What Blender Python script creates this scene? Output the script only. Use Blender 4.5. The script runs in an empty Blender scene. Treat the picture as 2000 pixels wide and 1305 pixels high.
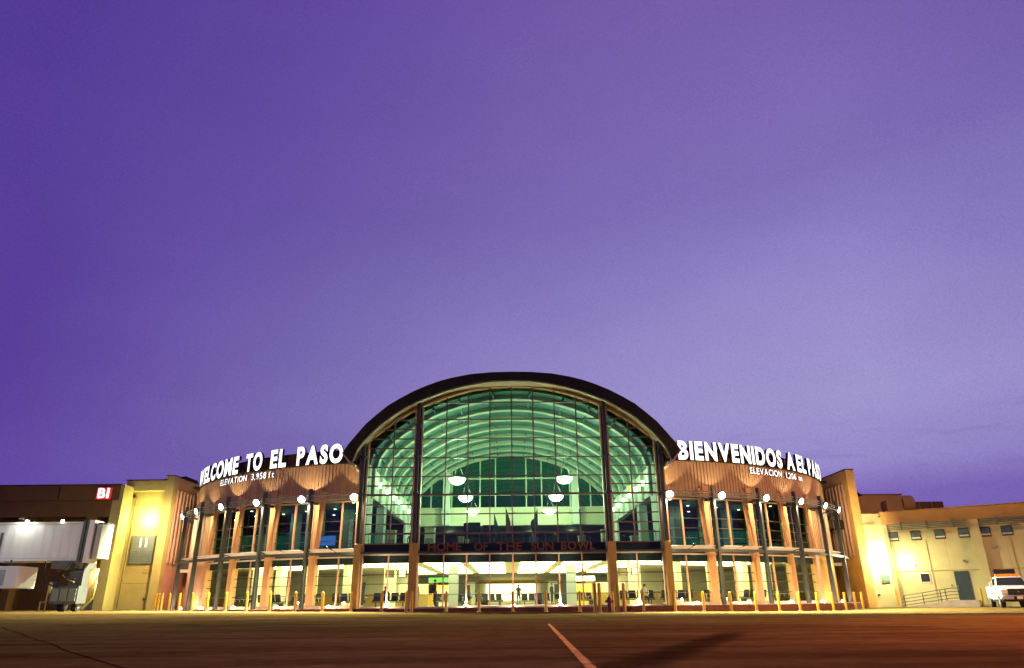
import bpy, math, random
from mathutils import Vector, Matrix
random.seed(7)
S = bpy.context.scene
col = S.collection
pi = math.pi

# ---------------------------------------------------------------- camera
cd = bpy.data.cameras.new('camera'); cam = bpy.data.objects.new('camera', cd); col.objects.link(cam)
cd.sensor_fit = 'HORIZONTAL'; cd.sensor_width = 36; cd.lens = 1372.08 / 2000 * 36
cd.clip_start = 0.05; cd.clip_end = 3000
_r = Vector((0.99994297, -0.00377132, -0.00999149)); _u = Vector((0.00798047, -0.35784037, 0.93374867))
_f = Vector((0.00709683, 0.93377516, 0.35778986))
cam.matrix_world = Matrix(((_r.x, _u.x, -_f.x, -0.26), (_r.y, _u.y, -_f.y, -48.0), (_r.z, _u.z, -_f.z, 0.5), (0, 0, 0, 1)))
S.camera = cam
S.view_settings.view_transform = 'Standard'; S.view_settings.look = 'None'
S.view_settings.exposure = 0; S.view_settings.gamma = 1
S.render.engine = 'CYCLES'
cy = S.cycles
cy.use_denoising = True
cy.max_bounces = 7; cy.diffuse_bounces = 3; cy.glossy_bounces = 3; cy.transparent_max_bounces = 16; cy.transmission_bounces = 3
cy.sample_clamp_indirect = 4; cy.caustics_reflective = False; cy.caustics_refractive = False


def lin(c):
    return tuple(((v / 255) / 12.92 if v / 255 <= 0.04045 else (((v / 255) + 0.055) / 1.055) ** 2.4) for v in c) + (1,)


# ---------------------------------------------------------------- sky (violet dusk)
wd = bpy.data.worlds.new('World'); S.world = wd; wd.use_nodes = True
nt = wd.node_tree; N = nt.nodes; L = nt.links
for n in list(N): N.remove(n)


def nn(t, **kw):
    n = N.new(t)
    for k, v in kw.items(): setattr(n, k, v)
    return n


def wm(op, a, b=None, c=None, clamp=False):
    n = N.new('ShaderNodeMath'); n.operation = op; n.use_clamp = clamp
    for i, v in enumerate((a, b, c)):
        if v is None: continue
        if isinstance(v, (int, float)): n.inputs[i].default_value = v
        else: L.new(v, n.inputs[i])
    return n.outputs[0]


tc = nn('ShaderNodeTexCoord'); sep = nn('ShaderNodeSeparateXYZ'); L.new(tc.outputs['Generated'], sep.inputs[0])
elev = wm('ARCSINE', sep.outputs[2])
azim = wm('ARCTAN2', sep.outputs[0], sep.outputs[1])
no = nn('ShaderNodeTexNoise'); no.inputs['Scale'].default_value = 2.2; no.inputs['Detail'].default_value = 4
mp = nn('ShaderNodeMapping'); mp.inputs['Scale'].default_value = (1, 1, 2.2); mp.inputs['Rotation'].default_value = (0, 0.35, 0)
L.new(tc.outputs['Generated'], mp.inputs[0]); L.new(mp.outputs[0], no.inputs['Vector'])
nof = wm('SUBTRACT', no.outputs['Fac'], 0.5)


def ramp(fac, stops):
    r = nn('ShaderNodeValToRGB'); cr = r.color_ramp; cr.interpolation = 'EASE' if False else 'LINEAR'
    while len(cr.elements) < len(stops): cr.elements.new(0.5)
    for e, (p, c) in zip(cr.elements, stops): e.position = p; e.color = c
    L.new(fac, r.inputs[0]); return r.outputs[0]


ef = wm('ADD', wm('DIVIDE', elev, math.radians(60)), wm('MULTIPLY', nof, 0.10))
D = lambda d: d / 60
left = ramp(ef, [(0, lin((98, 72, 158))), (D(7), lin((96, 70, 160))), (D(16), lin((88, 62, 154))), (D(28), lin((86, 62, 152))), (D(46), lin((82, 58, 149))), (1, lin((74, 52, 140)))])
right = ramp(ef, [(0, lin((112, 90, 172))), (D(7), lin((124, 102, 182))), (D(9.5), lin((150, 138, 202))), (D(14), lin((160, 150, 206))), (D(22), lin((148, 136, 200))), (D(30), lin((128, 111, 184))), (D(46), lin((118, 94, 171))), (1, lin((100, 78, 160)))])
af = wm('ADD', wm('DIVIDE', wm('ADD', azim, math.radians(45)), math.radians(100)), wm('MULTIPLY', nof, 0.12))
g = lambda v: (v, v, v, 1)
mixf = ramp(af, [(0, g(0)), (0.07, g(0)), (0.27, g(0.35)), (0.45, g(0.74)), (0.62, g(0.97)), (0.72, g(1)), (0.85, g(0.82)), (1, g(0.6))])
mx = nn('ShaderNodeMix', data_type='RGBA'); L.new(mixf, mx.inputs[0]); L.new(left, mx.inputs[6]); L.new(right, mx.inputs[7])
# thin dark cloud wisps low on the right
n2 = nn('ShaderNodeTexNoise'); n2.inputs['Scale'].default_value = 9; n2.inputs['Detail'].default_value = 6
mp2 = nn('ShaderNodeMapping'); mp2.inputs['Scale'].default_value = (1, 1, 7); L.new(tc.outputs['Generated'], mp2.inputs[0]); L.new(mp2.outputs[0], n2.inputs['Vector'])
wisp = wm('MULTIPLY', wm('SUBTRACT', n2.outputs['Fac'], 0.56), 3.2, clamp=True)
band = wm('SUBTRACT', 1.0, wm('MULTIPLY', wm('ABSOLUTE', wm('SUBTRACT', elev, math.radians(9.5))), 1 / math.radians(5.5)), clamp=True)
side = wm('MULTIPLY', wm('SUBTRACT', azim, math.radians(14)), 4.0, clamp=True)
wf = wm('MULTIPLY', wm('MULTIPLY', wisp, band), side)
mx2 = nn('ShaderNodeMix', data_type='RGBA'); L.new(wf, mx2.inputs[0]); L.new(mx.outputs[2], mx2.inputs[6]); mx2.inputs[7].default_value = lin((118, 98, 178))
# fine mottling and faint streaks
n3 = nn('ShaderNodeTexNoise'); n3.inputs['Scale'].default_value = 480; n3.inputs['Detail'].default_value = 2; L.new(tc.outputs['Generated'], n3.inputs['Vector'])
n4 = nn('ShaderNodeTexNoise'); n4.inputs['Scale'].default_value = 5; n4.inputs['Detail'].default_value = 6; L.new(mp.outputs[0], n4.inputs['Vector'])
gain = wm('ADD', 1.0, wm('ADD', wm('MULTIPLY', wm('SUBTRACT', n3.outputs['Fac'], 0.5), 0.34), wm('MULTIPLY', wm('SUBTRACT', n4.outputs['Fac'], 0.5), 0.14)))
vm = nn('ShaderNodeVectorMath', operation='SCALE'); L.new(mx2.outputs[2], vm.inputs[0]); L.new(gain, vm.inputs['Scale'])
bg = nn('ShaderNodeBackground'); L.new(vm.outputs[0], bg.inputs[0]); bg.inputs[1].default_value = 1.0
wo = nn('ShaderNodeOutputWorld'); L.new(bg.outputs[0], wo.inputs[0])


# ---------------------------------------------------------------- materials
def mat(name, color, rough=0.7, noise=0.0, nscale=3.0, metal=0.0, spec=0.5, emit=None, estr=0, bump=0.0, bscale=40, streak=0):
    m = bpy.data.materials.new(name); m.use_nodes = True; t = m.node_tree; b = t.nodes['Principled BSDF']
    c = tuple(color) + (1,) if len(color) == 3 else color
    b.inputs['Base Color'].default_value = c; b.inputs['Roughness'].default_value = rough
    b.inputs['Metallic'].default_value = metal; b.inputs['Specular IOR Level'].default_value = spec
    if noise or bump or streak:
        tcn = t.nodes.new('ShaderNodeTexCoord')
        geo = tcn.outputs['Object']
    if noise or streak:
        nz = t.nodes.new('ShaderNodeTexNoise'); nz.inputs['Scale'].default_value = nscale; nz.inputs['Detail'].default_value = 7; nz.inputs['Roughness'].default_value = 0.6
        if streak:
            mpn = t.nodes.new('ShaderNodeMapping'); mpn.inputs['Scale'].default_value = (1, 1, streak); t.links.new(geo, mpn.inputs[0]); t.links.new(mpn.outputs[0], nz.inputs['Vector'])
        else: t.links.new(geo, nz.inputs['Vector'])
        mr = t.nodes.new('ShaderNodeMapRange'); mr.inputs[1].default_value = 0.3; mr.inputs[2].default_value = 0.7
        mr.inputs[3].default_value = 1 - noise; mr.inputs[4].default_value = 1 + noise * 0.6; t.links.new(nz.outputs['Fac'], mr.inputs[0])
        sc = t.nodes.new('ShaderNodeVectorMath'); sc.operation = 'SCALE'; sc.inputs[0].default_value = c[:3]; t.links.new(mr.outputs[0], sc.inputs['Scale'])
        t.links.new(sc.outputs[0], b.inputs['Base Color'])
    if bump:
        nb = t.nodes.new('ShaderNodeTexNoise'); nb.inputs['Scale'].default_value = bscale; nb.inputs['Detail'].default_value = 5; t.links.new(geo, nb.inputs['Vector'])
        bp = t.nodes.new('ShaderNodeBump'); bp.inputs['Strength'].default_value = bump; bp.inputs['Distance'].default_value = 0.02; t.links.new(nb.outputs['Fac'], bp.inputs['Height']); t.links.new(bp.outputs[0], b.inputs['Normal'])
    if emit:
        b.inputs['Emission Color'].default_value = tuple(emit) + (1,); b.inputs['Emission Strength'].default_value = estr
    return m


def glass(name, tint, refl=0.06, edge=0.5, rough=0.02):
    m = bpy.data.materials.new(name); m.use_nodes = True; t = m.node_tree
    for n in list(t.nodes): t.nodes.remove(n)
    tr = t.nodes.new('ShaderNodeBsdfTransparent'); tr.inputs[0].default_value = tuple(tint) + (1,)
    gl = t.nodes.new('ShaderNodeBsdfGlossy'); gl.inputs['Roughness'].default_value = rough
    lw = t.nodes.new('ShaderNodeLayerWeight'); lw.inputs[0].default_value = 0.5
    p = t.nodes.new('ShaderNodeMath'); p.operation = 'POWER'; p.inputs[1].default_value = 4; t.links.new(lw.outputs['Facing'], p.inputs[0])
    q = t.nodes.new('ShaderNodeMath'); q.operation = 'MULTIPLY_ADD'; q.inputs[1].default_value = edge; q.inputs[2].default_value = refl; q.use_clamp = True; t.links.new(p.outputs[0], q.inputs[0])
    mxs = t.nodes.new('ShaderNodeMixShader'); t.links.new(q.outputs[0], mxs.inputs[0]); t.links.new(tr.outputs[0], mxs.inputs[1]); t.links.new(gl.outputs[0], mxs.inputs[2])
    o = t.nodes.new('ShaderNodeOutputMaterial'); t.links.new(mxs.outputs[0], o.inputs[0])
    return m


M = {}
M['stucco'] = mat('tan_stucco', (0.52, 0.34, 0.09), 0.85, 0.14, 0.9, bump=0.3)
M['stucco_l'] = mat('pale_stucco', (0.60, 0.555, 0.25), 0.85, 0.12, 0.8, bump=0.3)
M['stucco_y'] = mat('yellow_stucco', (0.50, 0.45, 0.125), 0.85, 0.14, 0.8, bump=0.3)
M['brown'] = mat('brown_stucco', (0.17, 0.095, 0.016), 0.85, 0.15, 1.2, bump=0.3)
M['salmon'] = mat('salmon_paint', (0.60, 0.34, 0.14), 0.6, 0.10, 1.5)
M['pink'] = mat('pink_plaster', (0.66, 0.38, 0.26), 0.7, 0.10, 1.1)
M['corr'] = mat('corrugated_copper_paint', (0.38, 0.24, 0.12), 0.5, 0.18, 1.2, streak=0.25)
M['mullion'] = mat('bronze_mullion', (0.17, 0.11, 0.08), 0.45, 0.1, 4)
M['frame'] = mat('copper_frame', (0.62, 0.37, 0.20), 0.4, 0.1, 4)
M['pier'] = mat('olive_pier', (0.36, 0.24, 0.06), 0.7, 0.12, 2)
M['steel'] = mat('dark_green_steel', (0.035, 0.045, 0.04), 0.45, 0.2, 5)
M['steel_g'] = mat('grey_steel', (0.20, 0.22, 0.21), 0.45, 0.2, 5)
M['white'] = mat('white_panel', (0.75, 0.72, 0.66), 0.5, 0.08, 3)
M['roof'] = mat('dark_roof_metal', (0.026, 0.022, 0.009), 0.7, 0.3, 2, spec=0.2)
M['soffit'] = mat('soffit_metal', (0.40, 0.34, 0.25), 0.45, 0.15, 2)
M['spandrel'] = mat('dark_spandrel_glass', (0.012, 0.03, 0.035), 0.6, 0.3, 1, spec=0.2)
M['redbase'] = mat('red_brown_curb', (0.13, 0.045, 0.025), 0.8, 0.25, 3)
M['walk'] = mat('sidewalk_concrete', (0.42, 0.34, 0.27), 0.75, 0.15, 2)
M['bollard'] = mat('bollard_yellow_paint', (0.62, 0.36, 0.02), 0.55, 0.22, 9)
M['hydrant'] = mat('hydrant_dark_red', (0.09, 0.012, 0.015), 0.5, 0.2, 9)
M['black'] = mat('black_metal', (0.01, 0.01, 0.01), 0.5)
M['cream'] = mat('cream_wall', (0.72, 0.68, 0.48), 0.8, 0.05, 1)
M['white_in'] = mat('white_interior', (0.76, 0.80, 0.70), 0.8, 0.04, 1)
M['teal'] = mat('teal_ceiling', (0.03, 0.17, 0.145), 0.6, 0.15, 1.5)
M['rib'] = mat('pale_rib', (0.52, 0.60, 0.43), 0.6)
M['darkin'] = mat('dark_interior', (0.05, 0.055, 0.05), 0.7, 0.2, 1)
M['floorin'] = mat('terrazzo_floor', (0.35, 0.31, 0.24), 0.3, 0.15, 3)
M['carpet'] = mat('carpet', (0.10, 0.10, 0.11), 0.9, 0.2, 3)
M['greycol'] = mat('blue_grey_column', (0.30, 0.34, 0.34), 0.6, 0.08, 1)
M['yellowin'] = mat('yellow_panel', (0.70, 0.45, 0.06), 0.6, 0.1, 2)
M['ceil_light'] = mat('ceiling_light_panel', (0.8, 0.8, 0.8), 0.6, emit=(1.0, 0.95, 0.62), estr=7)
M['bowl'] = mat('pendant_bowl_glass', (0.8, 0.8, 0.8), 0.4, emit=(1.0, 0.98, 0.86), estr=7)
M['lens'] = mat('flood_lens', (0.8, 0.8, 0.8), 0.4, emit=(1.0, 0.97, 0.92), estr=22)
M['uplens'] = mat('uplight_lens', (0.8, 0.8, 0.8), 0.4, emit=(1.0, 0.82, 0.66), estr=14)
M['shopgreen'] = mat('green_shop_sign', (0.1, 0.5, 0.1), 0.5, emit=(0.35, 0.8, 0.3), estr=0.3)
M['shopo'] = mat('orange_menu_board', (0.5, 0.3, 0.1), 0.5, emit=(1.0, 0.55, 0.12), estr=0.9)
M['shop'] = mat('backlit_shop_wall', (0.8, 0.8, 0.8), 0.6, emit=(1.0, 0.95, 0.66), estr=2.2)
M['letter'] = mat('lit_white_letter', (0.8, 0.8, 0.8), 0.4, emit=(0.95, 0.95, 1.0), estr=1.5)
M['letter_y'] = mat('lit_yellowed_letter', (0.8, 0.8, 0.8), 0.4, emit=(1.0, 0.85, 0.42), estr=1.3)
M['letter_side'] = mat('letter_return_black', (0.012, 0.01, 0.014), 0.5)
M['letter_br'] = mat('brown_metal_letter', (0.15, 0.055, 0.015), 0.5, 0.2, 4)
M['redsign'] = mat('red_lit_sign_face', (0.6, 0.02, 0.03), 0.4, emit=(1.0, 0.02, 0.04), estr=0.45)
M['jet'] = mat('jetbridge_white_paint', (0.66, 0.66, 0.60), 0.5, 0.12, 1.2, streak=0.2)
M['cab'] = mat('cab_grey_paint', (0.34, 0.34, 0.30), 0.5, 0.15, 1.2)
M['jet_d'] = mat('jetbridge_dark_metal', (0.07, 0.075, 0.07), 0.5, 0.25, 3)
M['louvre'] = mat('grey_green_door_paint', (0.16, 0.19, 0.14), 0.6, 0.12, 3)
M['doorblue'] = mat('teal_door_paint', (0.03, 0.055, 0.058), 0.5, 0.1, 3)
M['slit'] = mat('lit_door_light', (0.8, 0.8, 0.8), 0.5, emit=(1, 0.97, 0.75), estr=1.3)
M['hallglass'] = glass('green_hall_glass', (0.74, 0.95, 0.79), 0.03, 0.5)
M['shopglass'] = glass('clear_low_glass', (0.93, 0.98, 0.84), 0.02, 0.3)
M['darkglass'] = glass('dusky_upper_glass', (0.60, 0.78, 0.66), 0.05, 0.5)
M['truck'] = mat('truck_white_paint', (0.72, 0.71, 0.69), 0.3, 0.05, 3)
M['tyre'] = mat('rubber', (0.015, 0.015, 0.015), 0.85)
M['chrome'] = mat('chrome', (0.42, 0.38, 0.32), 0.4, metal=0.6)
M['tglass'] = mat('vehicle_glass', (0.02, 0.022, 0.022), 0.08)
M['amber'] = mat('amber_lightbar', (0.9, 0.22, 0.01), 0.25, emit=(1.0, 0.22, 0.01), estr=0.35)
M['hlight'] = mat('headlight_lens', (0.6, 0.58, 0.5), 0.1, 0.1, 20)
M['plate'] = mat('license_plate', (0.6, 0.5, 0.35), 0.5)
M['winpane'] = mat('small_window_pane', (0.10, 0.16, 0.13), 0.12, 0.3, 2)
M['tealback'] = glass('teal_back_glass', (0.16, 0.85, 0.36), 0.05, 0.3)
M['skin'] = mat('skin', (0.35, 0.2, 0.14), 0.6)
M['cloth_d'] = mat('dark_cloth', (0.02, 0.02, 0.03), 0.9)
M['cloth_b'] = mat('blue_cloth', (0.04, 0.08, 0.16), 0.9)
M['cloth_w'] = mat('white_cloth', (0.5, 0.5, 0.48), 0.9)
M['blueglow'] = mat('blue_screen', (0.02, 0.05, 0.2), 0.3, emit=(0.08, 0.22, 0.95), estr=0.9)
M['screen'] = mat('dark_screen', (0.01, 0.012, 0.012), 0.2)
M['flagd'] = mat('navy_flag', (0.015, 0.03, 0.05), 0.9, 0.2, 4)
M['flagr'] = mat('red_flag', (0.12, 0.03, 0.04), 0.9, 0.2, 4)
M['leaf'] = mat('plant_leaf', (0.03, 0.07, 0.02), 0.6)
M['stripe'] = mat('worn_orange_paint', (0.42, 0.22, 0.08), 0.9, 0.35, 7, bump=0.2, spec=0.0)
M['tar'] = mat('tar_joint', (0.018, 0.010, 0.005), 0.95, 0.3, 2, spec=0.0)


def wornground():
    m = bpy.data.materials.new('apron_concrete'); m.use_nodes = True; t = m.node_tree; b = t.nodes['Principled BSDF']
    A = t.nodes.new; K = t.links.new
    co = A('ShaderNodeTexCoord').outputs['Object']
    def noise(s, d, sc=(1, 1, 1)):
        mp_ = A('ShaderNodeMapping'); mp_.inputs['Scale'].default_value = sc; K(co, mp_.inputs[0])
        n_ = A('ShaderNodeTexNoise'); n_.inputs['Scale'].default_value = s; n_.inputs['Detail'].default_value = d; n_.inputs['Roughness'].default_value = 0.62; K(mp_.outputs[0], n_.inputs['Vector']); return n_.outputs['Fac']
    r1 = A('ShaderNodeValToRGB'); K(noise(0.16, 8), r1.inputs[0])
    r1.color_ramp.elements[0].position = 0.3; r1.color_ramp.elements[0].color = (0.09, 0.055, 0.018, 1)
    r1.color_ramp.elements[1].position = 0.72; r1.color_ramp.elements[1].color = (0.165, 0.107, 0.037, 1)
    r2 = A('ShaderNodeMapRange'); K(noise(3.0, 8), r2.inputs[0]); r2.inputs[1].default_value = 0.3; r2.inputs[2].default_value = 0.7; r2.inputs[3].default_value = 0.72; r2.inputs[4].default_value = 1.2
    r3 = A('ShaderNodeMapRange'); K(noise(90, 4), r3.inputs[0]); r3.inputs[1].default_value = 0.3; r3.inputs[2].default_value = 0.7; r3.inputs[3].default_value = 0.7; r3.inputs[4].default_value = 1.35
    mu = A('ShaderNodeMath'); mu.operation = 'MULTIPLY'; K(r2.outputs[0], mu.inputs[0]); K(r3.outputs[0], mu.inputs[1])
    # tyre scuffs, long and faint
    r4 = A('ShaderNodeMapRange'); K(noise(0.5, 6, (0.25, 2.2, 1)), r4.inputs[0]); r4.inputs[1].default_value = 0.40; r4.inputs[2].default_value = 0.56; r4.inputs[3].default_value = 0.66; r4.inputs[4].default_value = 1.05
    mu2 = A('ShaderNodeMath'); mu2.operation = 'MULTIPLY'; K(mu.outputs[0], mu2.inputs[0]); K(r4.outputs[0], mu2.inputs[1])
    sc = A('ShaderNodeVectorMath'); sc.operation = 'SCALE'; K(r1.outputs[0], sc.inputs[0]); K(mu2.outputs[0], sc.inputs['Scale'])
    K(sc.outputs[0], b.inputs['Base Color'])
    b.inputs['Roughness'].default_value = 0.95; b.inputs['Specular IOR Level'].default_value = 0.0
    bp = A('ShaderNodeBump'); bp.inputs['Strength'].default_value = 0.6; bp.inputs['Distance'].default_value = 0.01; K(noise(70, 6), bp.inputs['Height']); K(bp.outputs[0], b.inputs['Normal'])
    return m


M['apron'] = wornground()

# ---------------------------------------------------------------- mesh helpers
R0, XO = 22.462, 7.5686


def W(s, a, off, z=0.0):                        # a point on the curved wing: side, angle, offset outwards, height
    return Vector((s * (XO + (R0 + off) * math.sin(a)), R0 - (R0 + off) * math.cos(a), z))


def WF(s, a):
    return Vector((s * math.cos(a), math.sin(a), 0)), Vector((s * math.sin(a), -math.cos(a), 0))


class MB:
    def __init__(self): self.v = []; self.f = []; self.m = []
    def poly(self, pts, mi=0):
        b = len(self.v); self.v += [Vector(p) for p in pts]; self.f.append(tuple(range(b, b + len(pts)))); self.m.append(mi)
    def hexa(self, p, mi=0):                    # p: bottom four (ccw) then top four
        b = len(self.v); self.v += [Vector(q) for q in p]
        for q in ((3, 2, 1, 0), (4, 5, 6, 7), (0, 1, 5, 4), (1, 2, 6, 5), (2, 3, 7, 6), (3, 0, 4, 7)):
            self.f.append(tuple(b + i for i in q)); self.m.append(mi)
        return self
    def box(self, x0, x1, y0, y1, z0, z1, mi=0):
        return self.hexa([(x0, y0, z0), (x1, y0, z0), (x1, y1, z0), (x0, y1, z0), (x0, y0, z1), (x1, y0, z1), (x1, y1, z1), (x0, y1, z1)], mi)
    def obox(self, c, X, Y, Z, a, b, d, mi=0):  # oriented box, (min,max) along each axis
        c = Vector(c); P = lambda i, j, k: c + X * i + Y * j + Z * k
        return self.hexa([P(a[0], b[0], d[0]), P(a[1], b[0], d[0]), P(a[1], b[1], d[0]), P(a[0], b[1], d[0]), P(a[0], b[0], d[1]), P(a[1], b[0], d[1]), P(a[1], b[1], d[1]), P(a[0], b[1], d[1])], mi)
    def wbox(self, s, a, t0, t1, o0, o1, z0, z1, mi=0):
        T, Nn = WF(s, a); return self.obox(W(s, a, 0), T, Nn, Vector((0, 0, 1)), (t0, t1), (o0, o1), (z0, z1), mi)
    def arcbox(self, s, a0, a1, o0, o1, z0, z1, n=None, mi=0):
        n = n or max(2, int((a1 - a0) / 0.04)); b = len(self.v)
        for i in range(n + 1):
            a = a0 + (a1 - a0) * i / n
            self.v += [W(s, a, o0, z0), W(s, a, o1, z0), W(s, a, o1, z1), W(s, a, o0, z1)]
        for i in range(n):
            q = b + i * 4
            for j in range(4):
                k = (j + 1) % 4; self.f.append((q + j, q + k, q + 4 + k, q + 4 + j)); self.m.append(mi)
        self.f.append((b, b + 1, b + 2, b + 3)); self.m.append(mi)
        e = b + n * 4; self.f.append((e + 3, e + 2, e + 1, e)); self.m.append(mi)
        return self
    def tube(self, pts, r, n=8, mi=0, cap=True):
        pts = [Vector(p) for p in pts]; b = len(self.v); rings = []
        for i, p in enumerate(pts):
            d = (pts[min(i + 1, len(pts) - 1)] - pts[max(i - 1, 0)]).normalized()
            h = Vector((0, 0, 1)) if abs(d.z) < 0.9 else Vector((1, 0, 0))
            X = d.cross(h).normalized(); Y = d.cross(X).normalized(); rr = r[i] if isinstance(r, (list, tuple)) else r
            ring = []
            for k in range(n):
                t = 2 * pi * k / n; ring.append(len(self.v)); self.v.append(p + X * rr * math.cos(t) + Y * rr * math.sin(t))
            rings.append(ring)
        for A, B in zip(rings, rings[1:]):
            for k in range(n): self.f.append((A[k], A[(k + 1) % n], B[(k + 1) % n], B[k])); self.m.append(mi)
        if cap: self.f.append(tuple(reversed(rings[0]))); self.m.append(mi); self.f.append(tuple(rings[-1])); self.m.append(mi)
        return self
    def lathe(self, c, prof, n=16, mi=0):       # prof: (radius, z)
        c = Vector(c); rings = []
        for rr, z in prof:
            ring = []
            for k in range(n):
                t = 2 * pi * k / n; ring.append(len(self.v)); self.v.append(c + Vector((rr * math.cos(t), rr * math.sin(t), z)))
            rings.append(ring)
        for A, B in zip(rings, rings[1:]):
            for k in range(n): self.f.append((A[k], A[(k + 1) % n], B[(k + 1) % n], B[k])); self.m.append(mi)
        self.f.append(tuple(reversed(rings[0]))); self.m.append(mi); self.f.append(tuple(rings[-1])); self.m.append(mi)
        return self
    def prism(self, poly, ext, mi=0):           # poly list of 3D points, extruded by ext
        b = len(self.v); n = len(poly); ext = Vector(ext)
        self.v += [Vector(p) for p in poly] + [Vector(p) + ext for p in poly]
        self.f.append(tuple(range(b + n - 1, b - 1, -1))); self.m.append(mi); self.f.append(tuple(range(b + n, b + 2 * n))); self.m.append(mi)
        for i in range(n):
            j = (i + 1) % n; self.f.append((b + i, b + j, b + n + j, b + n + i)); self.m.append(mi)
        return self
    def build(self, name, mats, parent=None, smooth=False, bevel=0, label=None):
        import bmesh
        me = bpy.data.meshes.new(name)
        o = bpy.data.objects.new(name, me); col.objects.link(o)
        off = Vector((0, 0, 0)); p = parent
        while p is not None: off += Vector(p.location); p = p.parent
        me.from_pydata([v - off for v in self.v], [], self.f)
        mats = mats if isinstance(mats, (list, tuple)) else [mats]
        for m in mats: me.materials.append(m if not isinstance(m, str) else M[m])
        for p_, mi in zip(me.polygons, self.m): p_.material_index = mi
        bm = bmesh.new(); bm.from_mesh(me); bmesh.ops.recalc_face_normals(bm, faces=bm.faces)
        if bevel: bmesh.ops.bevel(bm, geom=list(bm.edges), offset=bevel, segments=2, affect='EDGES', profile=0.6, clamp_overlap=True)
        bm.to_mesh(me); bm.free()
        if smooth:
            for p_ in me.polygons: p_.use_smooth = True
            me.set_sharp_from_angle(angle=math.radians(40))
        if parent: o.parent = parent
        if label: o['label'] = label
        return o


def tag(o, label, cat, group=None):
    o['label'] = label; o['category'] = cat
    if group: o['group'] = group
    return o


def thing(name, loc, label, cat, group=None):
    o = bpy.data.objects.new(name, None); o.empty_display_size = 0.3; col.objects.link(o); o.location = loc
    return tag(o, label, cat, group)


def struct(o): o['kind'] = 'structure'; return o


def copy_thing(o, loc, rot=0, label=None):
    c = o.copy(); col.objects.link(c); c.location = loc; c.rotation_euler = (0, 0, rot)
    if label: c['label'] = label
    for ch in [x for x in bpy.data.objects if x.parent == o]:
        d = ch.copy(); col.objects.link(d); d.parent = c
        for gc in [x for x in bpy.data.objects if x.parent == ch]:
            e = gc.copy(); col.objects.link(e); e.parent = d
    return c


def light(kind, loc, power, color, r=0.1, parent=None, target=None, cone=None, blend=0.3, name='lamp_light'):
    d = bpy.data.lights.new(name, kind); d.energy = power; d.color = color
    if kind == 'AREA': d.size = r
    else: d.shadow_soft_size = r
    if kind == 'SPOT': d.spot_size = math.radians(cone); d.spot_blend = blend
    o = bpy.data.objects.new(name, d); col.objects.link(o); o.location = loc
    if target is not None: o.rotation_euler = (Vector(target) - Vector(loc)).to_track_quat('-Z', 'Y').to_euler()
    if parent:
        o.parent = parent; o.location = Vector(loc) - Vector(parent.location)
    return o


ORD = ['first', 'second', 'third', 'fourth', 'fifth', 'sixth', 'seventh', 'eighth', 'ninth', 'tenth', 'eleventh', 'twelfth']
WING = {-1: 'left', 1: 'right'}
EXT = {-1: 'WELCOME', 1: 'BIENVENIDOS'}


# ---------------------------------------------------------------- ground
def gz(x, y):
    t = min(1, max(0, (y + 24) / 16)); t = t * t * (3 - 2 * t)
    h = min(0.36, -0.0095 * x) if x < 23 else min(-0.09, -0.2185 + (x - 23) * 0.018)
    return t * h


def ground():
    xs = [-900, -300, -120] + [-70 + 2.5 * i for i in range(57)] + [120, 300, 900]
    ys = [-300, -120, -80, -60, -50] + [-48 + 2 * i for i in range(45)] + [60, 120, 300, 1200]
    mb = MB(); nx = len(xs)
    for y in ys:
        for x in xs: mb.v.append(Vector((x, y, gz(x, y))))
    for j in range(len(ys) - 1):
        for i in range(nx - 1):
            mb.f.append((j * nx + i, j * nx + i + 1, (j + 1) * nx + i + 1, (j + 1) * nx + i)); mb.m.append(0)
    o = mb.build('apron_ground', 'apron', smooth=True); struct(o)


ground()


def strip(name, pts, w, m, z=0.004):
    mb = MB(); P = [Vector((x, y, 0)) for x, y in pts]; rows = []
    for i, p in enumerate(P):
        d = (P[min(i + 1, len(P) - 1)] - P[max(i - 1, 0)]).normalized(); n = Vector((-d.y, d.x, 0)); ww = w[i] if isinstance(w, (list, tuple)) else w
        a, b = p + n * ww / 2, p - n * ww / 2
        mb.v += [Vector((a.x, a.y, gz(a.x, a.y) + z)), Vector((b.x, b.y, gz(b.x, b.y) + z))]
    for i in range(len(P) - 1): mb.f.append((2 * i, 2 * i + 1, 2 * i + 3, 2 * i + 2)); mb.m.append(0)
    return struct(mb.build(name, m))


# painted apron line with ragged edges, running to the camera
pts = []; wd_ = []
for i in range(60):
    t = i / 59; y = -28.9 - 15 * t; x = 0.73 - (0.73 - 0.40) * ((y + 28.9) / (-41.7 + 28.9))
    pts.append((x, y)); wd_.append(0.098 + 0.012 * random.uniform(-1, 1))
LINE = (pts, wd_)
# tar filled joints of the pavement
strip('pavement_joint', [(-9 + 0.9 * i, -27.5 - 0.55 * i + 0.05 * math.sin(i * 1.7)) for i in range(18)], 0.05, 'tar')
strip('pavement_joint', [(-19 + 1.2 * i, -20.5 - 1.62 * i + 0.06 * math.sin(i * 2.1)) for i in range(14)], 0.018, 'tar')
strip('pavement_joint', [(-40 + 4 * i, -8.0) for i in range(21)], 0.04, 'tar')
for q_ in (-21.5, -13.5, -5.5, 2.5, 10.5, 18.5): strip('pavement_joint', [(q_, -2.2 - 1.5 * i) for i in range(17)], 0.03, 'tar')
strip('pavement_joint', [(-14 + 0.5 * i, -24.6 + 0.35 * math.sin(i * 0.45)) for i in range(7)], 0.09, 'tar')
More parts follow.
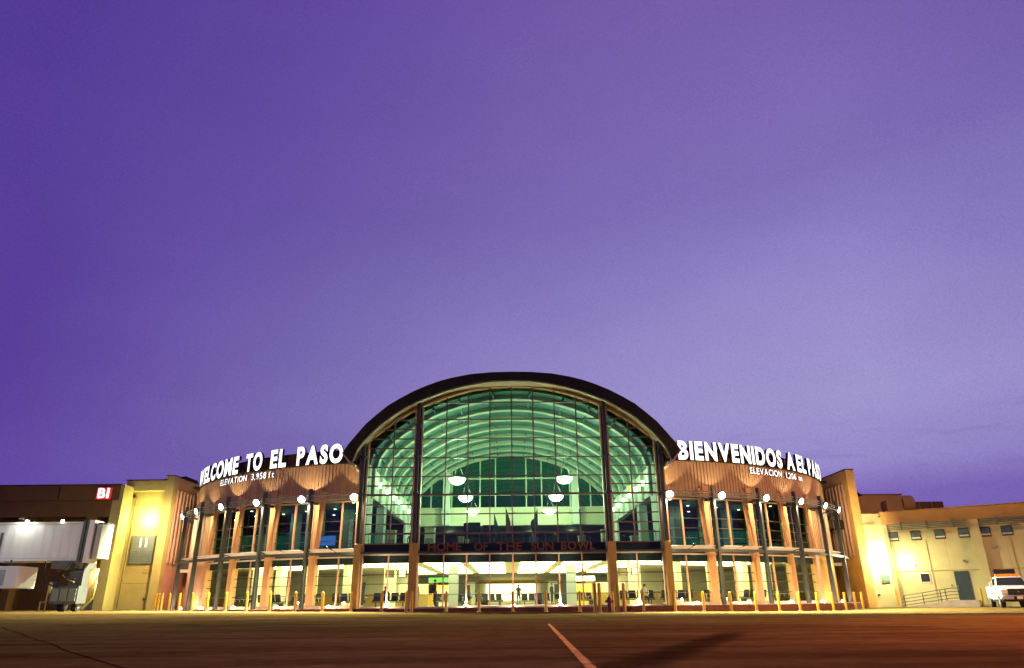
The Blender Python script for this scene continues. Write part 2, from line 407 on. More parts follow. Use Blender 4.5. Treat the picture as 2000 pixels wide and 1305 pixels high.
# cast shadow painted as a dark streak fanning out to the camera, feathered at its edges
def wear_shade_strip(name, pts, w, color, dens, across, nsc, z):
    m = mat(name, color, 0.95, 0.3, 3, spec=0.0); t = m.node_tree; b = t.nodes['Principled BSDF']
    at = t.nodes.new('ShaderNodeAttribute'); at.attribute_name = 'wear_shade'
    tcn = t.nodes.new('ShaderNodeTexCoord'); nz = t.nodes.new('ShaderNodeTexNoise'); nz.inputs['Scale'].default_value = nsc; nz.inputs['Detail'].default_value = 8; nz.inputs['Roughness'].default_value = 0.7
    t.links.new(tcn.outputs['Object'], nz.inputs['Vector'])
    mr = t.nodes.new('ShaderNodeMapRange'); mr.inputs[1].default_value = 0.25; mr.inputs[2].default_value = 0.6; mr.inputs[3].default_value = 0.35; mr.inputs[4].default_value = 1; t.links.new(nz.outputs['Fac'], mr.inputs[0])
    mu = t.nodes.new('ShaderNodeMath'); mu.operation = 'MULTIPLY'; mu.use_clamp = True; t.links.new(at.outputs['Fac'], mu.inputs[0]); t.links.new(mr.outputs[0], mu.inputs[1]); t.links.new(mu.outputs[0], b.inputs['Alpha'])
    v = []; f = []; al = []; n = len(across)
    P = [Vector((x, y, 0)) for x, y in pts]
    for i, p in enumerate(P):
        dd_ = (P[min(i + 1, len(P) - 1)] - P[max(i - 1, 0)]).normalized(); nn_ = Vector((-dd_.y, dd_.x, 0)); ww = w[i] if isinstance(w, list) else w
        fade = 1 if name == 'painted_line' else (min(1, i / 1.5 + 0.05) if i < 2 else 1)
        for k in range(n):
            q_ = p + nn_ * ww * (k / (n - 1) - 0.5); v.append((q_.x, q_.y, gz(q_.x, q_.y) + z)); al.append(across[k] * dens * fade)
    for i in range(len(P) - 1):
        for k in range(n - 1): f.append((i * n + k, i * n + k + 1, (i + 1) * n + k + 1, (i + 1) * n + k))
    me = bpy.data.meshes.new(name); me.from_pydata(v, [], f); a_ = me.attributes.new('wear_shade', 'FLOAT', 'POINT')
    for i, x in enumerate(al): a_.data[i].value = x
    me.materials.append(m); o = bpy.data.objects.new(name, me); col.objects.link(o); return struct(o)


wear_shade_strip('painted_line', LINE[0], LINE[1], (0.78, 0.46, 0.15), 0.98, [0.2, 1, 1, 1, 1, 0.2], 14, 0.006)
wear_shade_strip('shadow_and_tyre_mark', [(3.72 - 0.28 * i, -34.75 - 0.63 * i) for i in range(14)], [0.62 + 0.016 * i for i in range(14)], (0.03, 0.017, 0.009), 0.62, [0, 0.35, 0.8, 0.95, 0.9, 0.6, 0], 5, 0.003)  # shadow of something out of frame, painted on the apron
wear_shade_strip('shadow_and_tyre_mark', [(-12.8 + 0.35 * i, -25.6 + 1.3 * math.sin(i * 0.32 + 0.3)) for i in range(12)], 0.5, (0.022, 0.012, 0.007), 0.6, [0, 0.6, 1, 0.6, 0], 4, 0.003)
wear_shade_strip('oil_stain', [(6.6 + 0.16 * i, -33.0 - 0.2 * i) for i in range(8)], [0.2, 0.5, 0.7, 0.8, 0.75, 0.6, 0.4, 0.15], (0.02, 0.012, 0.008), 0.5, [0, 0.7, 1, 0.7, 0], 3, 0.003)

# =====================================================================================
#                                   THE TERMINAL
# =====================================================================================
term = thing('airport_terminal', (0, 0, 0), 'airport terminal with arched green glass hall between two curved copper coloured wings', 'building')

# ---- plinth / sidewalk
mb = MB()
mb.box(-7.9, 7.9, -1.05, 40, -0.4, 0.235, 0)
for s in (-1, 1): mb.arcbox(s, 0.015, 1.09, -6, 0.62, -0.4, 0.25, 30, 0)
mb.build('plinth', 'redbase', term)
mb = MB(); mb.box(-7.88, 7.88, -1.0, 0.2, 0.235, 0.275, 0)
for s in (-1, 1): mb.arcbox(s, 0.012, 1.085, -1.5, 0.57, 0.255, 0.285, 30, 0)
mb.build('sidewalk', 'walk', term)

# ---- arched outlines
OUT = [(0, 15.45), (1.4, 15.42), (2.8, 15.30), (4.0, 15.07), (4.9, 14.83), (5.8, 14.5), (6.7, 14.1), (7.6, 13.6), (8.4, 13.1), (9.1, 12.5), (9.8, 11.85), (10.4, 11.1), (10.9, 10.45), (11.2, 9.95)]
INN = [(0, 14.84), (1.3, 14.8), (2.5, 14.63), (3.7, 14.37), (4.6, 14.1), (5.5, 13.75), (6.4, 13.38), (7.2, 12.97), (7.95, 12.5), (8.6, 12.0), (9.3, 11.35), (9.85, 10.75), (10.3, 10.1), (10.62, 9.2)]
GL = [(0, 14.84), (1.3, 14.78), (2.5, 14.62), (3.7, 14.33), (4.6, 14.05), (5.5, 13.72), (6.3, 13.38), (7.1, 12.95), (7.8, 12.52), (8.4, 12.1), (8.9, 11.72), (9.3, 11.4), (9.7, 11.05), (9.75, 11.0)]


def full(P): return [(-x, z) for x, z in reversed(P[1:])] + list(P)


def arch_z(x, P=GL):
    x = abs(x)
    for (x0, z0), (x1, z1) in zip(P, P[1:]):
        if x0 <= x <= x1 and x1 > x0: return z0 + (z1 - z0) * (x - x0) / (x1 - x0)
    return P[-1][1]


def arch_band(A, B, y0, y1, mb=None, mi=0):     # closed solid between two arch lines
    mb = mb or MB(); A = full(A); B = full(B); n = len(A); b = len(mb.v)
    for (xa, za), (xb, zb) in zip(A, B): mb.v += [Vector((xa, y0, za)), Vector((xb, y0, zb)), Vector((xb, y1, zb)), Vector((xa, y1, za))]
    for i in range(n - 1):
        q = b + 4 * i
        for j in range(4): k = (j + 1) % 4; mb.f.append((q + j, q + k, q + 4 + k, q + 4 + j)); mb.m.append(mi)
    mb.f.append((b, b + 1, b + 2, b + 3)); mb.m.append(mi); e = b + 4 * (n - 1); mb.f.append((e + 3, e + 2, e + 1, e)); mb.m.append(mi)
    return mb


def off(P, d):                                  # offset an arch inwards by d
    o = []
    for i, (x, z) in enumerate(P):
        a = P[max(0, i - 1)]; c = P[min(len(P) - 1, i + 1)]; dx, dz = c[0] - a[0], c[1] - a[1]; l = math.hypot(dx, dz)
        o.append((x + dz / l * d if i else 0, z - dx / l * d))
    return o


roof = arch_band(OUT, off(OUT, 0.42), -1.7, 26).build('roof', 'roof', term, smooth=True)
arch_band(off(OUT, 0.02), INN, -1.78, -1.55).build('fascia', 'roof', roof, smooth=True)
arch_band(off(INN, 0.0), off(INN, 0.05), -1.60, -1.42).build('gutter_trim', 'soffit', roof, smooth=True)
arch_band(off(OUT, 0.43), off(OUT, 0.60), -1.54, 0.1).build('soffit', 'soffit', roof, smooth=True)
sf = MB()
for x, z in full(off(OUT, 0.60))[1:-1]:
    pass
arch_band(off(GL, -0.10), off(GL, 0.02), -0.26, 0.12).build('arch_frame', 'frame', term, smooth=True)
arch_band(off(OUT, 0.44), off(GL, -0.101), -0.06, 0.10).build('arch_infill', 'soffit', term, smooth=True)
# eave end hooks of the roof
for s in (-1, 1):
    mb = MB(); mb.prism([(s * 11.28, -1.8, 10.0), (s * 11.24, -1.8, 9.86), (s * 10.62, -1.8, 9.06), (s * 10.3, -1.8, 9.0), (s * 10.28, -1.8, 9.14), (s * 10.55, -1.8, 9.2)], (0, 9, 0))
    mb.build('eave', 'soffit', roof)

# ---- hall columns: stub pier, dark steel post with brackets, copper jambs
for s in (-1, 1):
    for x, hw, name in ((6.4, 0.26, 'inner'), (10.03, 0.2, 'outer')):
        X = s * x
        c = MB().box(X - hw, X + hw, -0.85, 0.1, 0.27, 4.18).build('column', 'pier', term, bevel=0.02)
        zt = arch_z(x, OUT) - 0.5
        MB().box(X - 0.11, X + 0.11, -0.72, -0.42, 4.15, zt - 0.1).build('post', 'steel', c)
        jb = MB()
        for q in (-1, 1):
            if name == 'outer' and q * s > 0: jb.box(X + s * 0.22, X + s * 0.30, -0.3, 0.15, 0.27, zt - 0.9)
            else: jb.box(X + q * 0.23 - 0.05, X + q * 0.23 + 0.05, -0.3, 0.12, 0.27, min(arch_z(x + q * s * 0.23, GL) - 0.03, zt))
        
        jb.build('jamb', 'frame', c)
        MB().box(X - 0.175, X + 0.175, -0.10, 0.1, 4.18, zt - 0.3).build('backing', 'steel', c)
        for z in (7.36, 9.84, 12.0):
            if z < zt - 0.5: MB().box(X - 0.2, X + 0.2, -0.78, -0.1, z - 0.06, z + 0.06).build('bracket', 'steel', c)

# ---- hall glazing
ZM = [4.83, 6.08, 7.36, 8.58, 9.84, 11.16, 12.49, 13.71]
ZS = [4.20, 4.83, 5.46, 6.08, 6.72, 7.36, 7.97, 8.58, 9.21, 9.84, 10.5, 11.16, 11.8, 12.49]


def half_at(z, lim):
    for i in range(200):
        x = lim * (1 - i / 200)
        if arch_z(x) >= z: return x
    return 0


def hall_window(x0, x1, ms, zs, z0=4.20):
    n = 24; P = [(x0 + (x1 - x0) * i / n) for i in range(n + 1)]
    pane = MB()
    for a, b in zip(P, P[1:]):
        if arch_z(a) < z0 + 0.1 and arch_z(b) < z0 + 0.1: continue
        pane.hexa([(a, 0.0, z0), (b, 0.0, z0), (b, 0.02, z0), (a, 0.02, z0), (a, 0.0, arch_z(a)), (b, 0.0, arch_z(b)), (b, 0.02, arch_z(b)), (a, 0.02, arch_z(a))])
    # one continuous pane slab without inner walls
    pv = MB(); up = [(x, 0.0, arch_z(x)) for x in reversed(P)]
    pv.prism([(x0, 0, z0), (x1, 0, z0)] + up, (0, 0.02, 0))
    fr = MB()
    for x in ms: fr.box(x - 0.042, x + 0.042, -0.16, -0.004, z0, arch_z(x) - 0.02)
    for z in zs:
        xa, xb = x0, x1
        if arch_z(x0) < z: xa = -half_at(z, 9.75)
        if arch_z(x1) < z: xb = half_at(z, 9.75)
        if xb - xa > 0.1:
            heavy = abs(z - 7.36) < 0.01
            fr.box(xa, xb, -0.13 if heavy else -0.11, -0.006, z - (0.06 if heavy else 0.038), z + (0.06 if heavy else 0.038))
    w = fr.build('window', 'mullion', term)
    pv.build('pane', 'hallglass', w)


MX = [-4.5, -3.0, -1.5, 0, 1.5, 3.0, 4.5]
hall_window(-6.12, 6.12, MX, ZM)
hall_window(-9.74, -6.68, [-8.08], ZS)
hall_window(6.68, 9.74, [8.08], ZS)


def low_window(x0, x1, ms):
    fr = MB()
    for x in ms: fr.box(x - 0.045, x + 0.045, -0.13, -0.004, 0.35, 3.5)
    w = fr.build('window', 'frame', term); gb = MB()
    for z in (1.06, 1.73, 2.29): gb.box(x0, x1, -0.08, -0.006, z - 0.02, z + 0.02)
    gb.build('glazing_bar', 'steel', w)
    MB().box(x0, x1, 0, 0.02, 0.36, 3.0).build('pane', 'shopglass', w)
    MB().box(x0, x1, -0.03, 0.06, 3.0, 3.48).build('spandrel', 'spandrel', w)
    MB().box(x0, x1, -0.25, 0.08, 3.5, 3.56).build('transom', 'white', w)
    MB().box(x0, x1, -0.2, 0.12, 0.27, 0.36).build('sill', 'walk', w)
    MB().box(x0, x1, -0.02, 0.05, 3.7, 4.2).build('spandrel', 'spandrel', w)


low_window(-6.1, 6.1, MX); low_window(-9.72, -6.75, [-8.08]); low_window(6.75, 9.72, [8.08])
for x0, x1 in ((-6.1, 6.1), (-9.8, -6.7), (6.7, 9.8)):
    MB().box(x0, x1, -0.62, 0.0, 3.57, 3.68).build('ledge', 'steel', term)

# ---- barrel vault and hall interior
INV = [(0, 14.66), (1.3, 14.60), (2.5, 14.42), (3.7, 14.14), (4.6, 13.85), (5.5, 13.5), (6.4, 13.02), (7.2, 12.5), (7.9, 12.0), (8.5, 11.5), (9.0, 11.0), (9.4, 10.45), (9.6, 10.0), (9.7, 9.5)]
vault = arch_band(INV, off(INV, -0.12), 0.3, 24).build('vault_ceiling', 'teal', term, smooth=True)
for i in range(8):
    y = 1.6 + 3.05 * i
    arch_band(off(INV, 0.02), off(INV, 0.30), y - 0.3, y + 0.3).build('rib', 'rib', vault, smooth=True)
pur = MB()
for P in INV[1:-2:2]:
    for s in (-1, 1): pur.box(s * P[0] - 0.06, s * P[0] + 0.06, 0.4, 23.8, P[1] - 0.2, P[1] - 0.04)
pur.build('purlin', 'teal', vault)
for s in (-1, 1):
    mb = MB()
    # side wall of the upper hall with a sloping-headed opening to each wing
    xa, xb = s * 9.75, s * 9.95
    mb.box(min(xa, xb), max(xa, xb), 0.3, 2.2, 3.9, 9.6); mb.box(min(xa, xb), max(xa, xb), 2.2, 22, 7.5, 9.6); mb.box(min(xa, xb), max(xa, xb), 19, 24, 3.9, 7.5)
    sw = mb.build('hall_side_wall', 'white_in', term)
    for i in range(8):
        y = 1.6 + 3.05 * i
        MB().box(s * 9.7 - 0.16, s * 9.7 + 0.16, y - 0.24, y + 0.24, 7.5, 9.9).build('pilaster', 'white_in', sw)
    for i in range(6):
        y = 3.1 + 3.05 * i
        if y > 22: break
        sc = MB().lathe((s * 9.45, y, 8.3), [(0.10, 0), (0.13, 0.35)], 10).build('sconce', 'bowl', sw)
        light('POINT', (s * 9.2, y, 8.85), 24, (1, 0.95, 0.72), 0.1, name='sconce_light')
    # floor-two side halls: dark ceiling with downlights
mb = MB(); mb.box(-9.9, 9.9, 0.35, 24, 3.55, 3.9); mb.build('upper_floor', 'carpet', term)
# back gable wall with the big window
mb = MB()
zb0, zb1 = 7.7, 9.45
mb.box(-9.7, 9.7, 23.6, 24.0, zb0, zb1)
bw = mb.build('back_wall', 'cream', term)
mb = MB()
for x in (-8.0, -5.95, -3.1, -1.55, 1.55, 3.1, 5.95, 8.0): mb.box(x - 0.07, x + 0.07, 23.7, 23.84, 9.45, arch_z(x, INV) - 0.1)
for z in (10.7, 12.3): mb.box(-8.9, 8.9, 23.66, 23.8, z - 0.07, z + 0.07)
gw = mb.build('window', 'rib', term)
P = [(x, z) for x, z in full(INV)]
MB().prism([(x, 23.88, z) for x, z in P], (0, 0.02, 0)).build('pane', glass('deep_green_glass', (0.16, 0.60, 0.24), 0.06, 0.3), gw)
for s in (-1, 1): MB().box(s * 6.4 - 0.35, s * 6.4 + 0.35, 22.9, 23.5, 7.7, 12.75).build('interior_column', 'white_in', term)
# concourse space beyond, under the bulkhead
mb = MB(); mb.box(-14, 14, 36, 36.2, 3.9, 7.7); mb.box(-14, 14, 24, 36, 7.6, 7.8); mb.build('back_hall_wall', 'darkin', term)
mb = MB(); mb.box(-14, 14, 24, 36.2, 3.55, 3.9); mb.build('upper_floor', 'carpet', term)
mb = MB(); mb.box(-8, 8, 35.4, 35.7, 5.3, 6.3); mb.build('counter_backdrop', 'cream', term)
for i, x in enumerate((-6.5, -2.2, 2.2, 6.5)): light('POINT', (x, 30, 7.2), 60, (1, 0.9, 0.6), 0.2)

# ---- lower hall interior
mb = MB(); mb.box(-9.95, 9.95, 0.1, 24, 0.24, 0.34); mb.build('ground_floor', 'floorin', term); MB().box(-24, 24, 24.01, 38, 0.2, 0.34).build('ground_floor', 'floorin', term)
mb = MB(); mb.box(-9.9, 9.9, 0.12, 24, 3.3, 3.5); mb.box(-24, 24, 24.0, 38, 3.3, 3.5); mb.build('lower_ceiling', 'cream', term)
for s in (-1, 1):
    for x, w in ((1.85, 1.25), (5.1, 1.3), (8.5, 1.1)):
        for y0, y1 in ((4.6, 9.0), (11.5, 16.5), (19, 25)):
            MB().box(s * x - w, s * x + w, y0, y1, 3.24, 3.29).build('ceiling_light', 'ceil_light', term)
mb = MB(); mb.box(-24, 24, 38, 38.2, 0.3, 3.4); mb.build('back_wall', 'cream', term)
mb = MB(); mb.box(-2.9, 2.9, 37.6, 37.9, 0.8, 2.55); mb.build('backlit_shop_wall', 'shop', term)
mb = MB(); mb.box(-3.7, 3.7, 36.8, 37.6, 2.62, 2.95); mb.build('shop_canopy', 'yellowin', term)
for s in (-1, 1):
    MB().box(s * 4.45 - 0.35, s * 4.45 + 0.35, 8.0, 8.7, 0.34, 3.24).build('interior_column', 'greycol', term)
    MB().box(s * 9.1 - 0.4, s * 9.1 + 0.4, 7.0, 7.8, 0.34, 3.24).build('interior_column', 'cream', term)
    MB().box(s * 7.1 - 0.14, s * 7.1 + 0.14, 3.4, 3.7, 0.34, 2.5).build('interior_column', 'yellowin', term)
    mb = MB(); mb.box(s * 13.5 - 3.5, s * 13.5 + 3.5, 17.5, 17.8, 0.34, 1.35, 0); mb.build('partition', 'pier', term)
    MB().box(s * 8.2 - 1.2, s * 8.2 + 1.2, 14.0, 14.3, 0.34, 2.1).build('partition', 'cream', term)
    MB().box(s * 8.2 - 1.25, s * 8.2 + 1.25, 13.9, 14.35, 0.34, 1.25).build('partition', 'pier', term)
    MB().box(s * 3.9 - 0.5, s * 3.9 + 0.5, 12, 12.6, 0.34, 1.9).build('partition', 'darkin', term)
    for q, (x, y, w, z0, z1, m_) in enumerate(((6.3, 20, 1.3, 2.35, 2.75, 'shopgreen' if s < 0 else 'ceil_light'), (6.8, 24, 0.9, 1.3, 2.2, 'shopo'), (4.3, 30, 0.5, 0.4, 2.6, 'white_in'), (7.9, 27, 0.45, 0.34, 2.9, 'yellowin'), (9.6, 30, 1.0, 0.34, 2.0, 'white_in'), (2.9, 33, 0.35, 0.34, 1.5, 'darkin'), (5.9, 30, 0.6, 0.34, 1.3, 'pier'), (8.6, 19, 0.7, 0.34, 1.5, 'greycol'), (11.5, 28, 1.2, 0.34, 2.4, 'shop'))):
        MB().box(s * x - w, s * x + w, y, y + 0.4, z0, z1).build('shop_fitting', m_, term)
    MB().box(s * 6.2 - 0.8, s * 6.2 + 0.8, 22, 22.5, 0.34, 1.8).build('partition', 'yellowin' if s > 0 else 'cream', term)

# ---- curved wings -----------------------------------------------------------------
A_END = 1.32
BAY = [0.109 + 0.171 * i for i in range(8)]


def corr_arc(s, a0, a1, o, z0, z1, pitch=0.26, dep=0.05, back=0.2):
    mb = MB(); rr = R0 + o; n = int((a1 - a0) * rr / pitch); rows = []
    prof = [(0, 0), (0.28, 0), (0.42, 1), (0.72, 1), (0.86, 0)]
    for i in range(n):
        for t, d in prof:
            a = a0 + (a1 - a0) * (i + t) / n; rows.append((a, d))
    rows.append((a1, 0)); b = 0
    for a, d in rows: mb.v += [W(s, a, o + dep * d, z0), W(s, a, o + dep * d, z1), W(s, a, o - back, z1), W(s, a, o - back, z0)]
    for i in range(len(rows) - 1):
        q = 4 * i
        for j in range(4): k = (j + 1) % 4; mb.f.append((q + j, q + k, q + 4 + k, q + 4 + j)); mb.m.append(0)
    mb.f.append((0, 1, 2, 3)); mb.m.append(0); e = 4 * (len(rows) - 1); mb.f.append((e + 3, e + 2, e + 1, e)); mb.m.append(0)
    return mb


def corr_line(P, Q, z0, z1, nrm, pitch=0.26, dep=0.05, back=0.1, z1b=None):
    P = Vector(P); Q = Vector(Q); L_ = (Q - P).length; n = max(1, int(L_ / pitch)); nrm = Vector(nrm).normalized(); mb = MB(); rows = []
    for i in range(n):
        for t, d in [(0, 0), (0.28, 0), (0.42, 1), (0.72, 1), (0.86, 0)]: rows.append(((i + t) / n, d))
    rows.append((1, 0))
    for t, d in rows:
        p = P + (Q - P) * t; o = p + nrm * dep * d; bk = p - nrm * back; zt = z1 if z1b is None else z1 + (z1b - z1) * t
        mb.v += [Vector((o.x, o.y, z0)), Vector((o.x, o.y, zt)), Vector((bk.x, bk.y, zt)), Vector((bk.x, bk.y, z0))]
    for i in range(len(rows) - 1):
        q = 4 * i
        for j in range(4): k = (j + 1) % 4; mb.f.append((q + j, q + k, q + 4 + k, q + 4 + j)); mb.m.append(0)
    mb.f.append((0, 1, 2, 3)); mb.m.append(0); e = 4 * (len(rows) - 1); mb.f.append((e + 3, e + 2, e + 1, e)); mb.m.append(0)
    return mb


def wing_slab(s, z0, z1, o=-1.35, xi=9.96, yb=24.0):
    P = []; r_ = R0 + o; a0 = math.asin((xi - XO) / r_)
    for i in range(25):
        q_ = W(s, a0 + (1.22 - a0) * i / 24, o, z0)
        if abs(q_.x) < 28.3: P.append(q_)
    P += [Vector((s * 28.3, P[-1].y, z0)), Vector((s * 28.3, yb, z0)), Vector((s * xi, yb, z0))]
    return MB().prism(P, (0, 0, z1 - z0))


for s in (-1, 1):
    # corrugated frieze, its coping, and the set-back parapet that carries the letters' backdrop
    fz = corr_arc(s, 0.10, A_END, -1.2, 7.36, 9.80).build('frieze', 'corr', term)
    mb = MB(); mb.arcbox(s, 0.10, A_END, -1.65, -1.08, 9.80, 9.92, 40); mb.build('coping', 'roof', fz)
    mb = MB(); mb.arcbox(s, 0.10, A_END, -2.0, -1.66, 9.7, 10.80, 40); pp = mb.build('parapet', 'brown', term)
    mb = MB(); mb.arcbox(s, 0.10, A_END, -2.05, -1.6, 10.80, 10.88, 40); mb.build('coping', 'roof', pp)
    wing_slab(s, 10.3, 10.5, -2.05).build('flat_roof', 'roof', term)
    # slabs and ceilings
    wing_slab(s, 0.292, 0.34).build('ground_floor', 'floorin', term)
    wing_slab(s, 3.48, 3.95).build('upper_floor', 'darkin', term)
    wing_slab(s, 3.22, 3.46).build('lower_ceiling', 'cream', term)
    wing_slab(s, 7.38, 7.6, yb=21.0).build('upper_ceiling', 'darkin', term)
    
    
    # upper back wall: window band to the sky beyond
    xa, xb = sorted((s * 9.96, s * 28.6))
    mb = MB(); mb.box(xa, xb, 21.0, 21.2, 3.96, 4.5); mb.box(xa, xb, 21.0, 21.2, 6.7, 7.38)
    mb.box(xa, xb, 23.8, 24.0, 0.3, 3.2)
    ub = mb.build('upper_back_wall', 'darkin', term)
    mb = MB(); mb.box(xa, xb, 21.2, 21.4, 7.6, 10.3); mb.build('wall', 'brown', term)
    mb = MB()
    for k in range(13): mb.box(s * (10.4 + 1.5 * k) - 0.07, s * (10.4 + 1.5 * k) + 0.07, 21.0, 21.14, 4.5, 6.7)
    mb.box(xa, xb, 21.02, 21.12, 5.5, 5.6); uw = mb.build('window', 'steel', term)
    MB().box(xa, xb, 21.16, 21.18, 4.5, 6.7).build('pane', M['tealback'], uw)
    MB().box(xa, xb, 23.6, 23.75, 0.34, 3.2).build('lower_end_wall', 'cream', term)
    MB().box(xa, xb, 23.5, 23.59, 0.34, 1.3).build('wainscot', 'pier', term)
    for k in range(4):
        for o in (-2.6, -5.2, -7.8):
            mb = MB(); mb.wbox(s, 0.2 + 0.171 * k, -1.25, 1.25, o - 0.7, o + 0.7, 3.17, 3.21); mb.build('ceiling_light', 'ceil_light', term)
        for o, t in ((-3.2, 0.5), (-6.0, -0.8), (-9.0, 0.2)):
            p = W(s, 0.2 + 0.171 * k, o, 7.34); MB().lathe(p, [(0.10, 0), (0.11, 0.035)], 10).build('downlight', 'bowl', term)
        light('POINT', W(s, 0.2 + 0.171 * k, -6, 6.6), 22, (0.9, 1, 0.85), 0.2)
    # interior columns
    for k in range(4):
        light('POINT', W(s, 0.2 + 0.171 * k, -4, 2.7), 55, (1.0, 0.96, 0.62), 0.3, name='wing_fill_light')  # added fill below the ceiling panels, brightens the wing's ground floor
        mb = MB(); mb.wbox(s, 0.235 + 0.171 * k, -0.3, 0.3, -5.0, -4.4, 0.34, 3.2); mb.build('interior_column', 'cream', term)
        mb = MB(); mb.wbox(s, 0.15 + 0.171 * k, -0.3, 0.3, -7.0, -6.4, 3.95, 7.38); mb.build('interior_column', 'greycol', term)
    # bays
    for k in range(5):
        a0, a1 = BAY[k], BAY[k + 1]; am = (a0 + a1) / 2
        hw = 0.171 * (R0 - 1.2) / 2
        if k < 4:
            for z0, z1, zs, gm in ((0.46, 3.50, (1.06, 1.73, 2.29), 'shopglass'), (3.96, 7.22, (4.55, 5.2, 5.85), 'darkglass')):
                T, Nn = WF(s, am); fr = MB(); jw = hw - 0.21
                t0 = -jw + (0.0 if k else -0.2); t1 = jw
                O = -1.25
                fr.wbox(s, am, -0.045, 0.045, O, O + 0.14, z0, z1)
                if z0 > 1:
                    for q in (t0, t1): fr.wbox(s, am, q - 0.05, q + 0.05, O, O + 0.14, z0, z1)
                    fr.wbox(s, am, t0 + 0.05, t1 - 0.05, O, O + 0.14, z1 - 0.1, z1)
                hz_b = MB()
                for z in zs: hz_b.wbox(s, am, t0, t1, O + 0.02, O + 0.09, z - 0.022, z + 0.022)
                w = fr.build('window', 'frame', term); hz_b.build('glazing_bar', 'steel', w)
                pt = 3.0 if z0 < 1 else z1
                MB().wbox(s, am, t0, t1, O - 0.03, O - 0.01, z0, pt).build('pane', gm, w)
                if z0 < 1:
                    MB().wbox(s, am, t0, t1, O - 0.02, O + 0.05, 3.0, 3.44).build('spandrel', 'spandrel', w)
                    MB().wbox(s, am, t0, t1, O - 0.02, O + 0.22, 3.44, 3.52).build('transom', 'white', w)
                    MB().wbox(s, am, t0 - 0.1, t1 + 0.1, O - 0.02, O + 0.35, 0.285, 0.46).build('sill', 'walk', w)
        else:
            mb = MB(); mb.arcbox(s, a0 + 0.005, A_END, -1.5, -1.2, 0.28, 3.95, 10); mb.build('wall', 'pink' if s < 0 else 'stucco', term)
            corr_arc(s, a0 + 0.005, A_END, -1.2, 3.96, 7.35, 0.36, 0.1).build('corrugated_wall', 'corr', term)
        # pilaster between bays
        if k > 0 or True:
            a = a1 if k < 4 else None
            if a is not None:
                pl = MB(); pl.wbox(s, a, -0.25, 0.25, -1.35, -0.88, 0.285, 3.9); pl.wbox(s, a, -0.23, 0.23, -1.35, -0.90, 3.9, 8.05)
                pl = pl.build('pilaster', 'salmon', term)
                # corrugated fin leaning out beside each pilaster
                T, Nn = WF(s, a); Zv = Vector((0, 0, 1)); fn = MB()
                for i in range(3):
                    t = -0.29 - 0.09 * i; o0, o1 = (-1.06, -0.60)
                    q = lambda tt, oo, zz: W(s, a, 0) + T * tt + Nn * oo + Zv * zz
                    fn.hexa([q(t - 0.04, o1 - 0.08, 4.15), q(t + 0.04, o1 - 0.08, 4.15), q(t + 0.04, o1, 4.15), q(t - 0.04, o1, 4.15), q(t - 0.04, o0 - 0.08, 7.9), q(t + 0.04, o0 - 0.08, 7.9), q(t + 0.04, o0, 7.9), q(t - 0.04, o0, 7.9)])
                t = -0.42
                fn.hexa([q(t - 0.14, o1 - 0.14, 4.15), q(t + 0.18, o1 - 0.14, 4.15), q(t + 0.18, o1 - 0.081, 4.15), q(t - 0.14, o1 - 0.081, 4.15), q(t - 0.14, o0 - 0.14, 7.9), q(t + 0.18, o0 - 0.14, 7.9), q(t + 0.18, o0 - 0.081, 7.9), q(t - 0.14, o0 - 0.081, 7.9)])
                fn.build('fin', 'salmon', pl)
    # outer steel frame: posts, ledge beam, light shelves, top rails
    for k in range(6):
        a = 0.28 + 0.171 * k if k < 5 else 1.09
        if k == 5: continue
        mb = MB(); mb.wbox(s, a, -0.08, 0.08, -0.14, 0.10, 0.28, 7.95)
        mb.wbox(s, a, -0.11, 0.11, -0.18, -0.145, 0.28, 7.4)
        po = mb.build('post', 'steel', term)
        for z_ in (7.02, 3.72): MB().wbox(s, a, -0.05, 0.05, -1.2, -0.2, z_, z_ + 0.09).build('bracket', 'steel_g', po)
        for dx in (0.10,):
            mb = MB(); mb.tube([W(s, a, -0.3, 4.0) + WF(s, a)[0] * (-0.22), W(s, a, -0.3, 7.0) + WF(s, a)[0] * (-0.22)], 0.025, 6); mb.build('cable', 'steel_g', po)
    mb = MB(); mb.arcbox(s, 0.10, 1.135, -0.10, 0.04, 3.56, 3.74, 30); lb = mb.build('ledge_beam', 'steel', term)
    for k in range(5):
        for h in range(2):
            a = 0.125 + 0.171 * k + 0.04 + 0.076 * h
            if a > 1.0: continue
            T, Nn = WF(s, a); c = W(s, a, 0)
            q = lambda tt, oo, zz: c + T * tt + Nn * oo + Vector((0, 0, zz))
            mb = MB(); mb.hexa([q(-0.74, -1.0, 3.80), q(0.74, -1.0, 3.80), q(0.74, -0.12, 3.94), q(-0.74, -0.12, 3.94), q(-0.74, -1.0, 3.84), q(0.74, -1.0, 3.84), q(0.74, -0.12, 3.98), q(-0.74, -0.12, 3.98)])
            mb.build('light_shelf', 'white', term)
    for z, o, r in ((7.20, 0.02, 0.045), (7.36, 0.02, 0.035), (7.52, 0.0, 0.05), (7.2, -0.35, 0.035)):
        mb = MB(); mb.tube([W(s, 0.11 + (1.13 - 0.11) * i / 30, o, z) for i in range(31)], r, 6); mb.build('top_rail', 'steel_g', term)
    for k in range(4):
        a = 0.28 + 0.171 * k + 0.028
        mb = MB()
        for i in range(7): mb.wbox(s, a, -0.7 - 0.0, 0.45, -0.95 + 0.12 * i, -0.90 + 0.12 * i, 6.98, 7.10)
        mb.build('sunshade', 'steel', term)

    # end block: corner pier, return wall
    X = s * 28.75
    mb = MB(); x0, x1 = sorted((s * 28.6, s * 29.3))
    mb.box(x0, x1, 12.3, 13.0, gz(X, 12) - 0.1, 10.9); pier = mb.build('corner_pier', 'stucco_y' if s < 0 else 'stucco', term)
